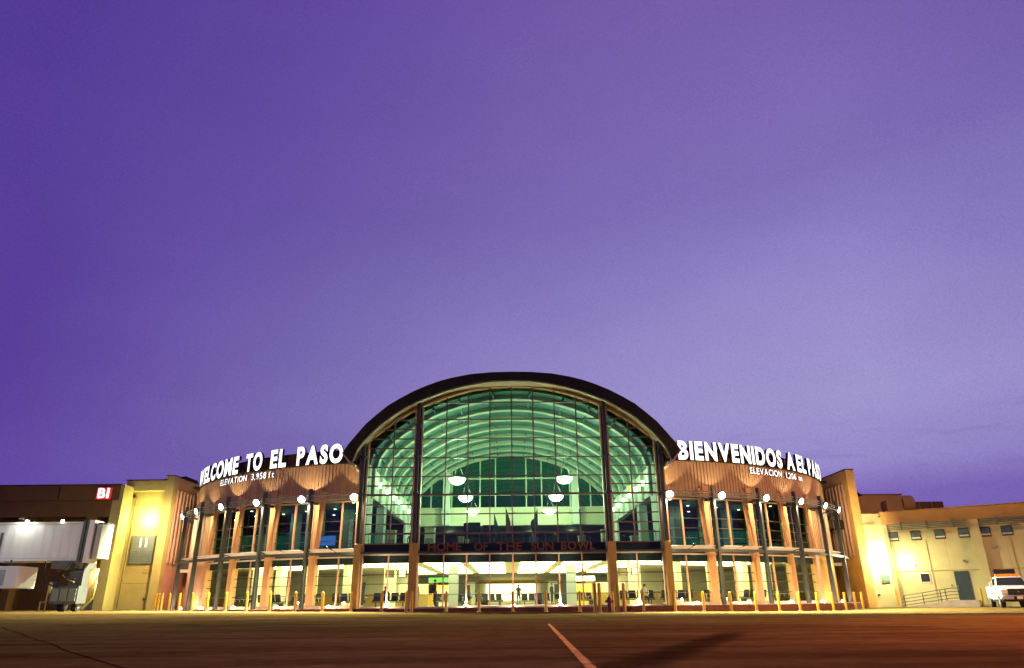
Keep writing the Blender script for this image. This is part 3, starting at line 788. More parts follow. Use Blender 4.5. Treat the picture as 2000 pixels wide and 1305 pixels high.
    MB().box(x0 - 0.05, x1 + 0.05, 12.25, 13.05, 10.9, 10.97).build('coping', 'roof', pier)
    x0, x1 = sorted((s * 28.62, s * 28.9))
    rw = MB().box(x0, x1, 13.0, 22, 0, 3.9).build('return_wall', 'pink' if s < 0 else 'stucco', term)
    MB().box(x0, x1, 13.0, 22, 9.85, 10.9).build('parapet', 'stucco', rw)
    corr_line((s * 28.66, 13.02, 0), (s * 28.66, 22, 0), 3.9, 9.85, (-s, 0, 0), 0.62, 0.14).build('corrugated_panel', 'corr', rw)
    MB().box(x0 - 0.05, x1 + 0.05, 13.05, 22, 10.9, 10.97).build('coping', 'roof', rw)
    xi, xo_ = sorted((s * 20, s * 28.62))
# interior ends to stop light leaks
for s in (-1, 1):
    x0, x1 = sorted((s * 28.2, s * 28.6)); MB().box(x0, x1, 17.61, 24, 0.3, 10.2).build('end_wall', 'stucco', term)
    x0, x1 = sorted((s * 27.6, s * 28.63)); MB().box(x0, x1, 17.15, 17.6, 0.0, 10.25).build('end_wall', 'stucco', term)

# ---- hall lettering: brown, standing on the ledge
def glyph(ch, size, ext, bold):
    cu = bpy.data.curves.new('t', 'FONT'); cu.body = ch; cu.size = size; cu.extrude = ext / 2; cu.offset = bold; cu.resolution_u = 5
    o = bpy.data.objects.new('t', cu); col.objects.link(o)
    dg = bpy.context.evaluated_depsgraph_get(); me = bpy.data.meshes.new_from_object(o.evaluated_get(dg))
    v = [Vector(q.co) for q in me.vertices]; f = [tuple(p.vertices) for p in me.polygons]; nz = [p.normal.z for p in me.polygons]
    bpy.data.objects.remove(o); bpy.data.meshes.remove(me); bpy.data.curves.remove(cu)
    x0 = min(q.x for q in v); x1 = max(q.x for q in v)
    return v, f, nz, x0, x1


def line_of_text(words, place, height, ext, bold, parent, mats, gap=0.12, special=None, sgn=1):
    """words: list of (text, u0, u1) spans along the wall; place(u) -> origin, T, N"""
    cap = glyph('E', 1.0, 0.1, 0)[0]; ch = max(q.y for q in cap); size = height / ch
    for text, u0, u1 in words:
        gs = [glyph(c, size, ext, bold * size) for c in text]
        wds = [g_[4] - g_[3] for g_ in gs]; tot = sum(wds) + gap * height * (len(gs) - 1); span = abs(u1 - u0)
        k = span / tot; pos = 0
        for c, g_, w_ in zip(text, gs, wds):
            cx = (pos + w_ / 2) * k; u = u0 + (u1 - u0) * (cx / span); O, T, Nn = place(u)
            mb = MB(); b = 0
            for q in g_[0]: mb.v.append(O + T * ((q.x - (g_[3] + g_[4]) / 2) * k) + Vector((0, 0, q.y)) + Nn * (q.z + ext / 2))
            for f_, nz in zip(g_[1], g_[2]): mb.f.append(f_); mb.m.append(0 if nz > 0.5 else 1)
            mm = list(mats)
            if special and c in special: mm[0] = special[c]
            me = bpy.data.meshes.new('letter'); o = bpy.data.objects.new('letter', me); col.objects.link(o)
            me.from_pydata([v - Vector(parent.location) for v in mb.v], [], mb.f)
            for m_ in mm: me.materials.append(M[m_])
            for p_, mi in zip(me.polygons, mb.m): p_.material_index = mi
            o.parent = parent
            pos += w_ + gap * height


sg = thing('hall_sign', (0, -0.5, 3.69), 'brown metal letters reading HOME OF THE SUN BOWL on the ledge across the glass hall', 'sign')
line_of_text([('HOME', -5.5, -3.35), ('OF', -2.5, -1.62), ('THE', -1.05, 0.62), ('SUN', 1.2, 2.65), ('BOWL', 3.15, 5.35)], lambda u: (Vector((u, -0.5, 3.72)), Vector((1, 0, 0)), Vector((0, -1, 0))), 0.48, 0.06, 0.02, sg, ['letter_br', 'letter_br'])


def wing_place(s, o, z):
    def f(u):
        T, Nn = WF(s, u); return W(s, u, o, z), Vector((math.cos(u), s * math.sin(u), 0)), Nn
    return f


def wspan(s, words, o):                          # spans given as angles; text scaling uses metres
    return words


def arc_text(words, s, o, z, height, ext, bold, parent, special=None, gap=0.12):
    rr = R0 + o
    pl = wing_place(s, o, z)
    line_of_text([(t, a0 * rr, a1 * rr) for t, a0, a1 in words], lambda u: pl(u / rr), height, ext, bold, parent, ['letter', 'letter_side'], gap, special)


sg = thing('welcome_sign', W(-1, 0.6, -1.3, 9.92), 'big white lit letters WELCOME TO EL PASO standing along the top of the left wing', 'sign')
arc_text([('WELCOME', 1.06, 0.662), ('TO', 0.618, 0.531), ('EL', 0.491, 0.421), ('PASO', 0.377, 0.204)], -1, -1.22, 9.93, 1.2, 0.22, 0.044, sg, gap=0.15)
sg = thing('welcome_sign', W(1, 0.6, -1.3, 9.92), 'big white lit letters BIENVENIDOS A EL PASO standing along the top of the right wing', 'sign')
arc_text([('BIENVENIDOS', 0.198, 0.655), ('A', 0.683, 0.74), ('EL', 0.758, 0.835), ('PASO', 0.86, 1.06)], 1, -1.22, 9.93, 1.2, 0.22, 0.044, sg, gap=0.15)
sg = thing('elevation_sign', W(-1, 0.6, -1.1, 9.2), 'small white letters ELEVATION 3,958 ft on the left corrugated frieze', 'sign')
arc_text([('ELEVATION', 0.775, 0.604), ('3,958', 0.578, 0.505), ('ft', 0.494, 0.468)], -1, -1.1, 9.2, 0.44, 0.08, 0.006, sg, {'I': 'letter_y', 'f': 'letter_y'}, gap=0.2)
sg = thing('elevation_sign', W(1, 0.6, -1.1, 9.17), 'small white letters ELEVACION 1,206 m on the right corrugated frieze', 'sign')
arc_text([('ELEVACION', 0.477, 0.642), ('1,206', 0.670, 0.738), ('m', 0.758, 0.785)], 1, -1.1, 9.17, 0.44, 0.08, 0.006, sg, gap=0.2)

# ---- flood lamps on the top rail
WARM = (1.0, 0.86, 0.66)
for s in (-1, 1):
    for k in range(6):
        a = 0.135 + 0.171 * k; ang = a
        if k == 5: a = 0.985
        p = W(s, a, 0.12, 7.28); T, Nn = WF(s, a)
        where = ('beside the glass hall' if k == 0 else 'at the far end of the rail' if k == 5 else 'over the %s post from the hall' % ORD[k - 1])
        t = thing('flood_lamp', p, 'bright white flood lamp on the %s wing rail, %s' % (WING[s], where), 'flood lamp', 'flood lamps along the wing rails')
        up_ = Vector((0, 0, 1)); F = (Nn * 0.92 - up_ * 0.38).normalized(); U = T.cross(F).normalized()
        if U.z < 0: U = -U
        mb = MB(); mb.obox(p, T, U, F, (-0.22, 0.22), (-0.17, 0.17), (-0.14, 0.05)); mb.obox(p, T, U, F, (-0.24, 0.24), (0.165, 0.19), (-0.14, 0.22)); mb.build('housing', 'steel', t)
        mb = MB(); c = p + F * 0.055; n = 16
        ring = [c + T * 0.27 * math.cos(2 * pi * i / n) + U * 0.23 * math.sin(2 * pi * i / n) for i in range(n)]
        mb.v += [c + F * 0.09] + ring
        for i in range(n): mb.f.append((0, 1 + i, 1 + (i + 1) % n)); mb.m.append(0)
        mb.f.append(tuple(range(n, 0, -1))); mb.m.append(0)
        mb.build('lens', 'lens', t)
        mb = MB(); mb.tube([p - F * 0.1, p - F * 0.1 - up_ * 0.12 - Nn * 0.12], 0.03, 6); mb.build('bracket', 'steel_g', t)
        light('SPOT', p + F * 0.25, (44000, 36000, 34000, 29000, 15000, 6000)[k], (1.0, 1.0, 0.66), 0.15, t, p + Nn * (6 if k else 5) - T * (3.5 if k == 0 else 0) - up_ * 6.8, 112 if k < 3 else 96, 1.0)
        # the spill that throws scallops up the frieze, and the back-light on the pilasters
        light('SPOT', W(s, a, 0.15, 7.6), 250 * (1 + 0.25 * math.sin(k * 3.1 + s)), (1.0, 0.76, 0.50), 0.03, t, W(s, a, -1.6, 11.6), 90 + 9 * math.sin(k * 2.3 + s), 0.2)
        light('SPOT', W(s, a, 0.9, 6.9), 600, (1.0, 0.70, 0.42), 0.05, t, W(s, a, -1.4, 4.2) if k < 5 else (s * 28.6, 15.5, 5.5), 130, 0.4)
        if k == 5: light('SPOT', W(s, a, 0.9, 6.6), 1600 if s < 0 else 300, (1.0, 0.62, 0.44), 0.05, t, (s * 28.6, 15.5, 3.5), 140, 0.4)

# ---- uplights on the plinth
k_up = 0
for s in (-1, 1):
    for k in range(5):  # outermost uplight of each wing is added, to light the windowless end wall
        a = BAY[k] + 0.085; p = W(s, a, -0.1, 0.29); T, Nn = WF(s, a)
        t = thing('ground_uplight', p, 'small uplight on the sidewalk before the %s window of the %s wing' % (ORD[k], WING[s]), 'uplight', 'uplights along the base of the terminal')
        MB().lathe(p, [(0.17, 0), (0.19, 0.05)], 14).build('housing', 'steel', t)
        MB().lathe(p + Vector((0, 0, 0.05)), [(0.17, 0), (0.16, 0.07), (0.10, 0.13), (0.02, 0.15)], 14).build('lens', 'uplens', t, smooth=True)
        light('POINT', p + Vector((0, 0, 0.35)), 170, (1.0, 0.66, 0.40), 0.1, t)
for x, w in ((-8.05, 'in the left side bay'), (-3.0, 'left of centre'), (0, 'at the centre'), (3.0, 'right of centre'), (8.05, 'in the right side bay')):
    p = Vector((x, -0.42, 0.28))
    t = thing('ground_uplight', p, 'small uplight at the foot of a hall mullion, %s' % w, 'uplight', 'uplights along the base of the terminal')
    MB().lathe(p, [(0.15, 0), (0.17, 0.05)], 14).build('housing', 'steel', t)
    MB().lathe(p + Vector((0, 0, 0.05)), [(0.15, 0), (0.14, 0.07), (0.09, 0.12), (0.02, 0.14)], 14).build('lens', 'uplens', t, smooth=True)
    light('POINT', p + Vector((0, 0.05, 0.33)), 150, (1.0, 0.74, 0.52), 0.08, t)
    # long-throw part of the beam, up the glass
    light('SPOT', p + Vector((0, -0.3, 0.3)), 900, (1.0, 0.74, 0.46), 0.08, t, (x, -1.0, 14), 60, 0.9)

# ---- pendants
for x, y, z, w in ((-4.0, 4, 9.0, 'nearest left'), (3.85, 4, 9.0, 'nearest right'), (-3.85, 12, 8.8, 'middle left'), (3.75, 12, 8.8, 'middle right'), (-3.65, 20, 8.6, 'farthest left'), (3.6, 20, 8.6, 'farthest right')):
    t = thing('pendant_lamp', (x, y, z), 'glowing white bowl pendant hanging in the glass hall, %s of six' % w, 'pendant lamp', 'bowl pendants in the glass hall')
    MB().lathe((x, y, z), [(0.03, -0.36), (0.25, -0.33), (0.46, -0.22), (0.58, -0.06), (0.62, 0.08), (0.60, 0.10), (0.1, 0.02)], 24).build('bowl', 'bowl', t, smooth=True)
    mb = MB()
    for i in range(3): mb.tube([(x + 0.55 * math.cos(i * 2.1), y + 0.55 * math.sin(i * 2.1), z + 0.08), (x, y, z + 1.3)], 0.007, 4)
    mb.tube([(x, y, z + 1.3), (x, y, arch_z(x, INV) - 0.1)], 0.012, 5); mb.build('cable', 'steel', t)
    light('POINT', (x, y, z + 0.55), 480, (1.0, 0.97, 0.72), 0.3, t)
    light('POINT', (x, y, z - 0.7), 260, (1.0, 0.96, 0.72), 0.2, t)

# =====================================================================================
#                            THINGS IN FRONT OF AND INSIDE THE TERMINAL
# =====================================================================================
def bollard_at(x, y, h, label, grp, proto={}):
    z = gz(x, y)
    if h not in proto:
        t = thing('bollard', (x, y, z), label, 'bollard', grp); r = 0.085 if h < 1.45 else 0.10
        MB().lathe((x, y, z), [(r, 0), (r, h - 0.09), (r * 0.85, h - 0.035), (r * 0.45, h)], 14).build('post', 'bollard', t, smooth=True)
        MB().lathe((x, y, z), [(r + 0.05, 0), (r + 0.04, 0.05)], 14).build('footing', 'walk', t)
        proto[h] = t; return t
    return copy_thing(proto[h], (x, y, z), 0, label)


for s in (-1, 1):
    angs = [0.110 + 0.0805 * k for k in range(11)] + ([0.965, 1.03] if s < 0 else [])
    for k, a in enumerate(angs):
        p = W(s, a, 1.0)
        bollard_at(p.x, p.y, 1.2, 'yellow bollard before the %s wing, %s from the glass hall' % (WING[s], (ORD + ['last but one', 'last'])[k] if k < 12 else 'last'), 'yellow bollards along the terminal')
for i, x in enumerate((-8.11, -6.27, -4.15, -2.12, -0.03, 2.01, 4.10, 6.14, 8.03)):
    bollard_at(x, -1.6, 1.2, 'yellow bollard before the glass hall, %s from the left' % ORD[i], 'yellow bollards along the terminal')
bollard_at(-6.6, -1.62, 1.2, 'yellow bollard paired with another by the hall inner left pier, left one', 'yellow bollards along the terminal')
for i, (x, y) in enumerate(((4.77, -4.0), (5.02, -4.2), (6.13, -3.8), (6.46, -4.1))):
    bollard_at(x, y, 1.62, 'tall yellow bollard guarding the fire hydrant, %s from the left' % ORD[i], 'tall bollards round the hydrant')
for i, (x, y) in enumerate(((30.45, 11.2), (34.9, 7.7))):
    bollard_at(x, y, 1.3, 'bright yellow bollard %s' % ('at the left end of the ramp railing' if i == 0 else 'between the teal door and the white pickup'), 'yellow bollards by the ramp')

# fire hydrant
hx, hy = 5.6, -4.0; hz = gz(hx, hy)
t = thing('fire_hydrant', (hx, hy, hz), 'dark red fire hydrant standing between tall yellow bollards', 'fire hydrant')
MB().lathe((hx, hy, hz), [(0.19, 0), (0.19, 0.05), (0.12, 0.08), (0.12, 0.5), (0.125, 0.52)], 18).build('barrel', 'hydrant', t, smooth=True)
MB().lathe((hx, hy, hz), [(0.16, 0.52), (0.17, 0.56), (0.15, 0.70), (0.12, 0.78), (0.06, 0.84), (0.035, 0.86), (0.035, 0.95), (0.02, 0.96)], 18).build('bonnet', 'hydrant', t, smooth=True)
for q in (-1, 1): MB().tube([(hx, hy, hz + 0.6), (hx + q * 0.2, hy, hz + 0.6), (hx + q * 0.24, hy, hz + 0.6)], [0.07, 0.07, 0.055], 12).build('nozzle', 'hydrant', t, smooth=True)
MB().tube([(hx, hy, hz + 0.5), (hx, hy - 0.2, hz + 0.5), (hx, hy - 0.24, hz + 0.5)], [0.085, 0.085, 0.06], 12).build('nozzle', 'hydrant', t, smooth=True)


# seats: beam of four gate chairs
def seat_row(x, y, z, rot, label, grp, proto={}):
    if 'p' not in proto:
        t = thing('seat_row', (0, 0, 0), label, 'seats', grp)
        MB().box(-1.2, 1.2, -0.05, 0.05, 0.28, 0.34).build('beam', 'steel', t)
        for q in (-0.9, 0.9): MB().box(q - 0.03, q + 0.03, -0.25, 0.25, 0, 0.28).build('leg', 'steel', t)
        for i in range(4):
            cx = -0.9 + 0.6 * i
            MB().box(cx - 0.25, cx + 0.25, -0.25, 0.24, 0.36, 0.44).build('seat', 'cloth_d', t, bevel=0.02)
            mb = MB(); mb.hexa([(cx - 0.25, 0.2, 0.42), (cx + 0.25, 0.2, 0.42), (cx + 0.25, 0.27, 0.42), (cx - 0.25, 0.27, 0.42), (cx - 0.24, 0.32, 0.9), (cx + 0.24, 0.32, 0.9), (cx + 0.24, 0.38, 0.9), (cx - 0.24, 0.38, 0.9)]); mb.build('backrest', 'cloth_d', t)
        for i in range(5):
            cx = -1.2 + 0.6 * i; MB().box(cx - 0.025, cx + 0.025, -0.2, 0.2, 0.6, 0.64).box(cx - 0.02, cx + 0.02, -0.02, 0.02, 0.34, 0.6).build('armrest', 'chrome', t)
        t.location = (x, y, z); t.rotation_euler = (0, 0, rot); proto['p'] = t; return t
    return copy_thing(proto['p'], (x, y, z), rot, label)


for s in (-1, 1):
    for k in range(4):
        a = BAY[k] + 0.085; p = W(s, a, -3.0 if k % 2 else -3.4)
        seat_row(p.x, p.y, 0.34, s * a + (0 if k % 2 else pi), 'row of dark waiting seats behind the %s lower window of the %s wing' % (ORD[k], WING[s]), 'waiting seats on the ground floor')
for i, x in enumerate((-8.3, 8.4)):
    seat_row(x, 2.6, 0.34, 0, 'row of dark waiting seats behind the %s side bay of the hall' % ('left', 'right')[i], 'waiting seats on the ground floor')
for i, (x, y) in enumerate(((-4.9, 9.0), (1.9, 13.2), (-1.9, 14.0), (5.4, 10.0))):
    seat_row(x, y, 0.34, 0.3 * (i - 1), 'row of dark waiting seats in the middle of the hall, %s from the left' % ORD[(0, 2, 1, 3)[i]], 'waiting seats on the ground floor')


# people
def person_mesh(name, pose):
    J = pose; names = list(J); idx = {n: i for i, n in enumerate(names)}
    bones = [('pelvis', 'chest'), ('chest', 'neck'), ('neck', 'head'), ('head', 'crown')]
    for q in 'lr': bones += [('chest', q + 'sh'), (q + 'sh', q + 'el'), (q + 'el', q + 'wr'), (q + 'wr', q + 'ha'), ('pelvis', q + 'hip'), (q + 'hip', q + 'kn'), (q + 'kn', q + 'an'), (q + 'an', q + 'toe')]
    me = bpy.data.meshes.new(name); me.from_pydata([J[n][0] for n in names], [(idx[a], idx[b]) for a, b in bones], [])
    o = bpy.data.objects.new(name, me); col.objects.link(o)
    sk = o.modifiers.new('s', 'SKIN'); 
    for i, n in enumerate(names): me.skin_vertices[0].data[i].radius = J[n][1]; me.skin_vertices[0].data[i].use_root = (n == 'pelvis')
    sb = o.modifiers.new('u', 'SUBSURF'); sb.levels = 1; sb.render_levels = 1
    dg = bpy.context.evaluated_depsgraph_get(); m2 = bpy.data.meshes.new_from_object(o.evaluated_get(dg)); bpy.data.objects.remove(o)
    return m2


def stand():
    d = {'pelvis': ((0, 0, 0.95), (0.15, 0.11)), 'chest': ((0, 0.01, 1.32), (0.17, 0.12)), 'neck': ((0, 0.01, 1.50), (0.06, 0.06)), 'head': ((0, -0.01, 1.62), (0.085, 0.10)), 'crown': ((0, 0, 1.70), (0.07, 0.085))}
    for q, s in (('l', -1), ('r', 1)):
        d[q + 'sh'] = ((s * 0.19, 0.01, 1.42), (0.06, 0.06)); d[q + 'el'] = ((s * 0.25, 0.03, 1.13), (0.045, 0.045)); d[q + 'wr'] = ((s * 0.26, -0.06, 0.88), (0.03, 0.03)); d[q + 'ha'] = ((s * 0.255, -0.1, 0.78), (0.035, 0.02))
        d[q + 'hip'] = ((s * 0.09, 0, 0.88), (0.09, 0.09)); d[q + 'kn'] = ((s * 0.11, -0.02 * s, 0.48), (0.06, 0.06)); d[q + 'an'] = ((s * 0.12, 0.02 * s, 0.08), (0.04, 0.04)); d[q + 'toe'] = ((s * 0.14, -0.15, 0.04), (0.04, 0.03))
    return d


def sit():
    d = {'pelvis': ((0, 0, 0.50), (0.16, 0.12)), 'chest': ((0, 0.06, 0.88), (0.17, 0.12)), 'neck': ((0, 0.06, 1.06), (0.06, 0.06)), 'head': ((0, 0.02, 1.18), (0.085, 0.10)), 'crown': ((0, 0.03, 1.26), (0.07, 0.085))}
    for q, s in (('l', -1), ('r', 1)):
        d[q + 'sh'] = ((s * 0.19, 0.06, 0.98), (0.06, 0.06)); d[q + 'el'] = ((s * 0.24, 0.0, 0.70), (0.045, 0.045)); d[q + 'wr'] = ((s * 0.16, -0.22, 0.62), (0.03, 0.03)); d[q + 'ha'] = ((s * 0.12, -0.3, 0.6), (0.035, 0.02))
        d[q + 'hip'] = ((s * 0.10, -0.06, 0.50), (0.09, 0.09)); d[q + 'kn'] = ((s * 0.13, -0.45, 0.50), (0.06, 0.06)); d[q + 'an'] = ((s * 0.13, -0.46, 0.09), (0.04, 0.04)); d[q + 'toe'] = ((s * 0.14, -0.62, 0.04), (0.04, 0.03))
    return d


def person(loc, rot, kind, cloth, label, bag=False):
    me = person_mesh('person', stand() if kind == 'stand' else sit())
    o = bpy.data.objects.new('person', me); col.objects.link(o); o.location = loc; o.rotation_euler = (0, 0, rot)
    for m_ in ('skin', cloth, 'cloth_d'): me.materials.append(M[m_])
    zn, zs, zw = (1.5, 0.9, 0.95) if kind == 'stand' else (1.06, 0.6, 0.5)
    for p in me.polygons:
        z = p.center.z; p.use_smooth = True
        p.material_index = 0 if z > zn else (1 if z > zw else 2)
        if kind == 'stand' and z < 0.9 and abs(p.center.x) > 0.21: p.material_index = 0
    tag(o, label, 'person')
    hz_ = 1.66 if kind == 'stand' else 1.22; hy_ = 0.0 if kind == 'stand' else 0.03
    mb = MB(); mb.lathe((0, hy_ + 0.01, hz_ - 0.04), [(0.092, 0), (0.105, 0.05), (0.085, 0.10), (0.03, 0.13)], 12)
    h = mb.build('hair', 'black', None, smooth=True); h.parent = o
    if bag:
        mb = MB(); mb.obox((0.0, 0.26, 1.15), Vector((1, 0, 0)), Vector((0, 1, 0)), Vector((0, 0, 1)), (-0.2, 0.2), (-0.12, 0.14), (-0.32, 0.28))
        b = mb.build('backpack', 'cloth_d', None, bevel=0.06); b.location = loc; b.rotation_euler = (0, 0, rot); tag(b, 'large dark backpack on the back of the person standing by the hall window', 'backpack')
    return o


person((-5.35, 3.4, 0.34), 1.4, 'stand', 'cloth_d', 'person in dark clothes standing with a backpack inside the hall near a bollard', True)
person((-3.9, 14.0, 0.34), 0.3, 'stand', 'cloth_w', 'person in white top standing deep in the ground floor, left of centre')
person((-8.6, 2.45, 0.34), 0, 'sit', 'cloth_d', 'person in dark clothes sitting in the left side bay seats')
person((8.9, 2.45, 0.34), 0, 'sit', 'cloth_w', 'person in white top sitting in the right side bay seats')
person((1.6, 8.3, 3.9), 0.2, 'stand', 'cloth_b', 'person in blue standing upstairs beside the tallest flag')
person((3.3, 8.0, 3.9), -0.5, 'stand', 'cloth_d', 'person in black standing upstairs between the flags and the right pendants')
person((5.6, 9.5, 3.9), 0.4, 'stand', 'cloth_b', 'person in blue standing upstairs farthest to the right')
person((-7.7, 7.5, 3.9), 0.4, 'stand', 'cloth_b', 'person in blue standing upstairs at the far left of the hall')

person((3.4, 16.0, 0.34), 2.0, 'stand', 'cloth_d', 'person in dark clothes standing deep in the ground floor, right of centre')
person((-7.4, 10.0, 0.34), 1.0, 'stand', 'cloth_b', 'person in blue walking on the ground floor behind the inner left pier')
person((0.6, 20.0, 0.34), 0.2, 'stand', 'cloth_d', 'person in dark clothes standing before the backlit shop wall')
# upstairs furniture, flags, screens
for i, (x, top, m_, lab) in enumerate(((-1.35, 6.95, 'flagd', 'furled dark flag on a pole, leftmost of three upstairs'), (-0.45, 7.35, 'flagr', 'furled dark red flag on a pole, middle of three upstairs'), (1.95, 7.3, 'flagd', 'navy flag hanging out from its pole, rightmost of three upstairs'))):
    t = thing('flag', (x, 7, 3.9), lab, 'flag', 'flags on the upper floor')
    MB().tube([(x, 7, 3.95), (x, 7, top)], 0.025, 6).lathe((x, 7, 3.9), [(0.2, 0), (0.05, 0.1)], 12).build('pole', 'steel', t)
    mb = MB(); P = []
    for j in range(9):
        z = top - 0.1 - j * 0.22; w = (0.03, 0.10, 0.17, 0.24, 0.3, 0.34, 0.33, 0.3, 0.22)[j] * (1.6 if i == 2 and j > 3 else 1)
        P.append((z, w))
    sd = -1 if i == 2 else 1
    for j in range(8):
        (z0, w0), (z1, w1) = P[j], P[j + 1]; yy = 0.05 * math.sin(j)
        mb.hexa([(x, 6.96, z1), (x + sd * w1, 6.92 + yy, z1), (x + sd * w1, 7.02 + yy, z1), (x, 7.04, z1), (x, 6.96, z0), (x + sd * w0, 6.92 + yy, z0), (x + sd * w0, 7.02 + yy, z0), (x, 7.04, z0)])
    mb.build('cloth', m_, t)
for i, (x, w, z0, z1) in enumerate(((-2.95, 1.25, 5.25, 6.1), (-1.75, 0.85, 5.1, 5.9))):
    t = thing('display_screen', (x, 5.5, 3.9), ('large dark display screen on a stand upstairs left of the flags', 'smaller dark display screen upstairs right beside the large one')[i], 'screen')
    MB().box(x - w / 2, x + w / 2, 5.4, 5.5, z0, z1).build('panel', 'screen', t, bevel=0.02)
    MB().box(x - 0.05, x + 0.05, 5.5, 5.56, 3.93, z1 - 0.1).box(x - 0.3, x + 0.3, 5.3, 5.7, 3.9, 3.94).build('stand', 'steel', t)
for i, (x, y, w, h) in enumerate(((-6.0, 5.2, 0.75, 1.75), (-3.6, 3.2, 0.35, 0.95), (-3.2, 3.4, 0.22, 0.75), (6.9, 5.0, 0.8, 1.5), (4.9, 3.4, 0.5, 0.95), (-8.6, 4, 0.6, 1.5), (8.6, 3.4, 0.5, 0.9))):
    t = thing('info_kiosk', (x, y, 3.9), 'pale cabinet on the upper floor behind the hall glass, %s from the left' % ORD[(1, 2, 3, 5, 4, 0, 6)[i]], 'cabinet', 'pale cabinets upstairs')
    MB().box(x - w / 2, x + w / 2, y - 0.3, y + 0.3, 3.9, 3.9 + h).build('cabinet', 'cream', t, bevel=0.03)
    MB().box(x - w / 2 - 0.04, x + w / 2 + 0.04, y - 0.34, y + 0.34, 3.9 + h, 3.95 + h).build('top', 'white_in', t)
    MB().box(x - w / 2 + 0.06, x + w / 2 - 0.06, y - 0.32, y - 0.302, 4.1, 3.9 + h * 0.6).build('door', 'greycol', t)
t = thing('counter', (0, 10, 3.9), 'long pale service counter across the upper floor of the hall', 'counter')
MB().box(-8.5, 8.5, 13, 13.7, 3.9, 5.0).build('body', 'greycol', t); MB().box(-8.6, 8.6, 12.9, 13.8, 5.0, 5.08).build('top', 'white_in', t)
t = thing('guard_rail', (0, 0.7, 3.9), 'metal guard rail along the upper floor edge behind the glass', 'railing')
mb = MB().tube([(-9.6, 0.7, 4.95), (9.6, 0.7, 4.95)], 0.03, 6); mb.build('handrail', 'steel_g', t)
for i in range(14): MB().tube([(-9.6 + 1.477 * i, 0.7, 3.9), (-9.6 + 1.477 * i, 0.7, 4.95)], 0.02, 6).build('baluster', 'steel_g', t)
# hanging TV clusters in the side bays downstairs
for s in (-1, 1):
    x = s * 7.95
    t = thing('monitor_cluster', (x, 2.6, 3.3), 'cluster of hanging monitors in the %s side bay' % WING[s], 'monitors', 'hanging monitor clusters')
    MB().tube([(x, 2.6, 2.6), (x, 2.6, 3.3)], 0.03, 6).build('pole', 'steel', t)
    for q, (dx, dy) in enumerate(((-0.42, 0), (0.42, 0))):
        mb = MB().obox((x + dx, 2.6, 2.45), Vector((0.94, 0.34 * (1 if dx < 0 else -1), 0)).normalized(), Vector((-0.34 * (1 if dx < 0 else -1), 0.94, 0)).normalized(), Vector((0, 0, 1)), (-0.3, 0.3), (-0.08, 0.2), (-0.25, 0.25)); mb.build('monitor', 'greycol', t, bevel=0.02)
        mb = MB().obox((x + dx, 2.49, 2.45), Vector((0.94, 0.34 * (1 if dx < 0 else -1), 0)).normalized(), Vector((-0.34 * (1 if dx < 0 else -1), 0.94, 0)).normalized(), Vector((0, 0, 1)), (-0.24, 0.24), (-0.0, 0.02), (-0.19, 0.19)); mb.build('display', 'shop' if dx > 0 else 'cream', t)
    # leaning advertising banner beside the outer pier
    b = MB(); p = W(s, 0.135, -1.9)
    b.hexa([(p.x - 0.1, p.y, 0.34), (p.x + 0.35, p.y, 0.34), (p.x + 0.35, p.y + 0.05, 0.34), (p.x - 0.1, p.y + 0.05, 0.34), (p.x - 0.25, p.y, 1.9), (p.x + 0.45, p.y, 1.9), (p.x + 0.45, p.y + 0.05, 1.9), (p.x - 0.25, p.y + 0.05, 1.9)])
    tag(b.build('advert_banner', 'cloth_b'), 'blue advertising banner standing inside the %s wing next to the hall pier' % WING[s], 'banner')
    # a potted plant each side
    x = s * 3.2; t = thing('potted_plant', (x, 6.5, 0.34), 'dark leafy potted plant on the %s of the ground floor hall' % WING[s], 'plant', 'potted plants in the hall')
    MB().lathe((x, 6.5, 0.34), [(0.16, 0), (0.22, 0.4), (0.2, 0.4)], 14).build('pot', 'pier', t)
    mb = MB()
    for i in range(70):
        a = random.uniform(0, 6.28); e = random.uniform(0.2, 1.4); l = random.uniform(0.25, 0.6); c = Vector((x, 6.5, 0.75)); d = Vector((math.cos(a) * math.cos(e), math.sin(a) * math.cos(e), math.sin(e))); n_ = d.cross(Vector((0, 0, 1))).normalized() * 0.05
        mb.poly([c, c + d * l * 0.5 + n_, c + d * l, c + d * l * 0.5 - n_])
    mb.build('foliage', 'leaf', t)
t = thing('blue_screen', W(-1, 0.40, -6, 5.0), 'glowing blue display screen upstairs in the left wing', 'screen')
mb = MB(); mb.wbox(-1, 0.40, -0.7, 0.7, -6.05, -5.95, 4.7, 5.4); mb.build('panel', 'blueglow', t); mb = MB(); mb.wbox(-1, 0.40, -0.76, 0.76, -6.12, -6.06, 4.64, 5.46); mb.build('frame', 'black', t)

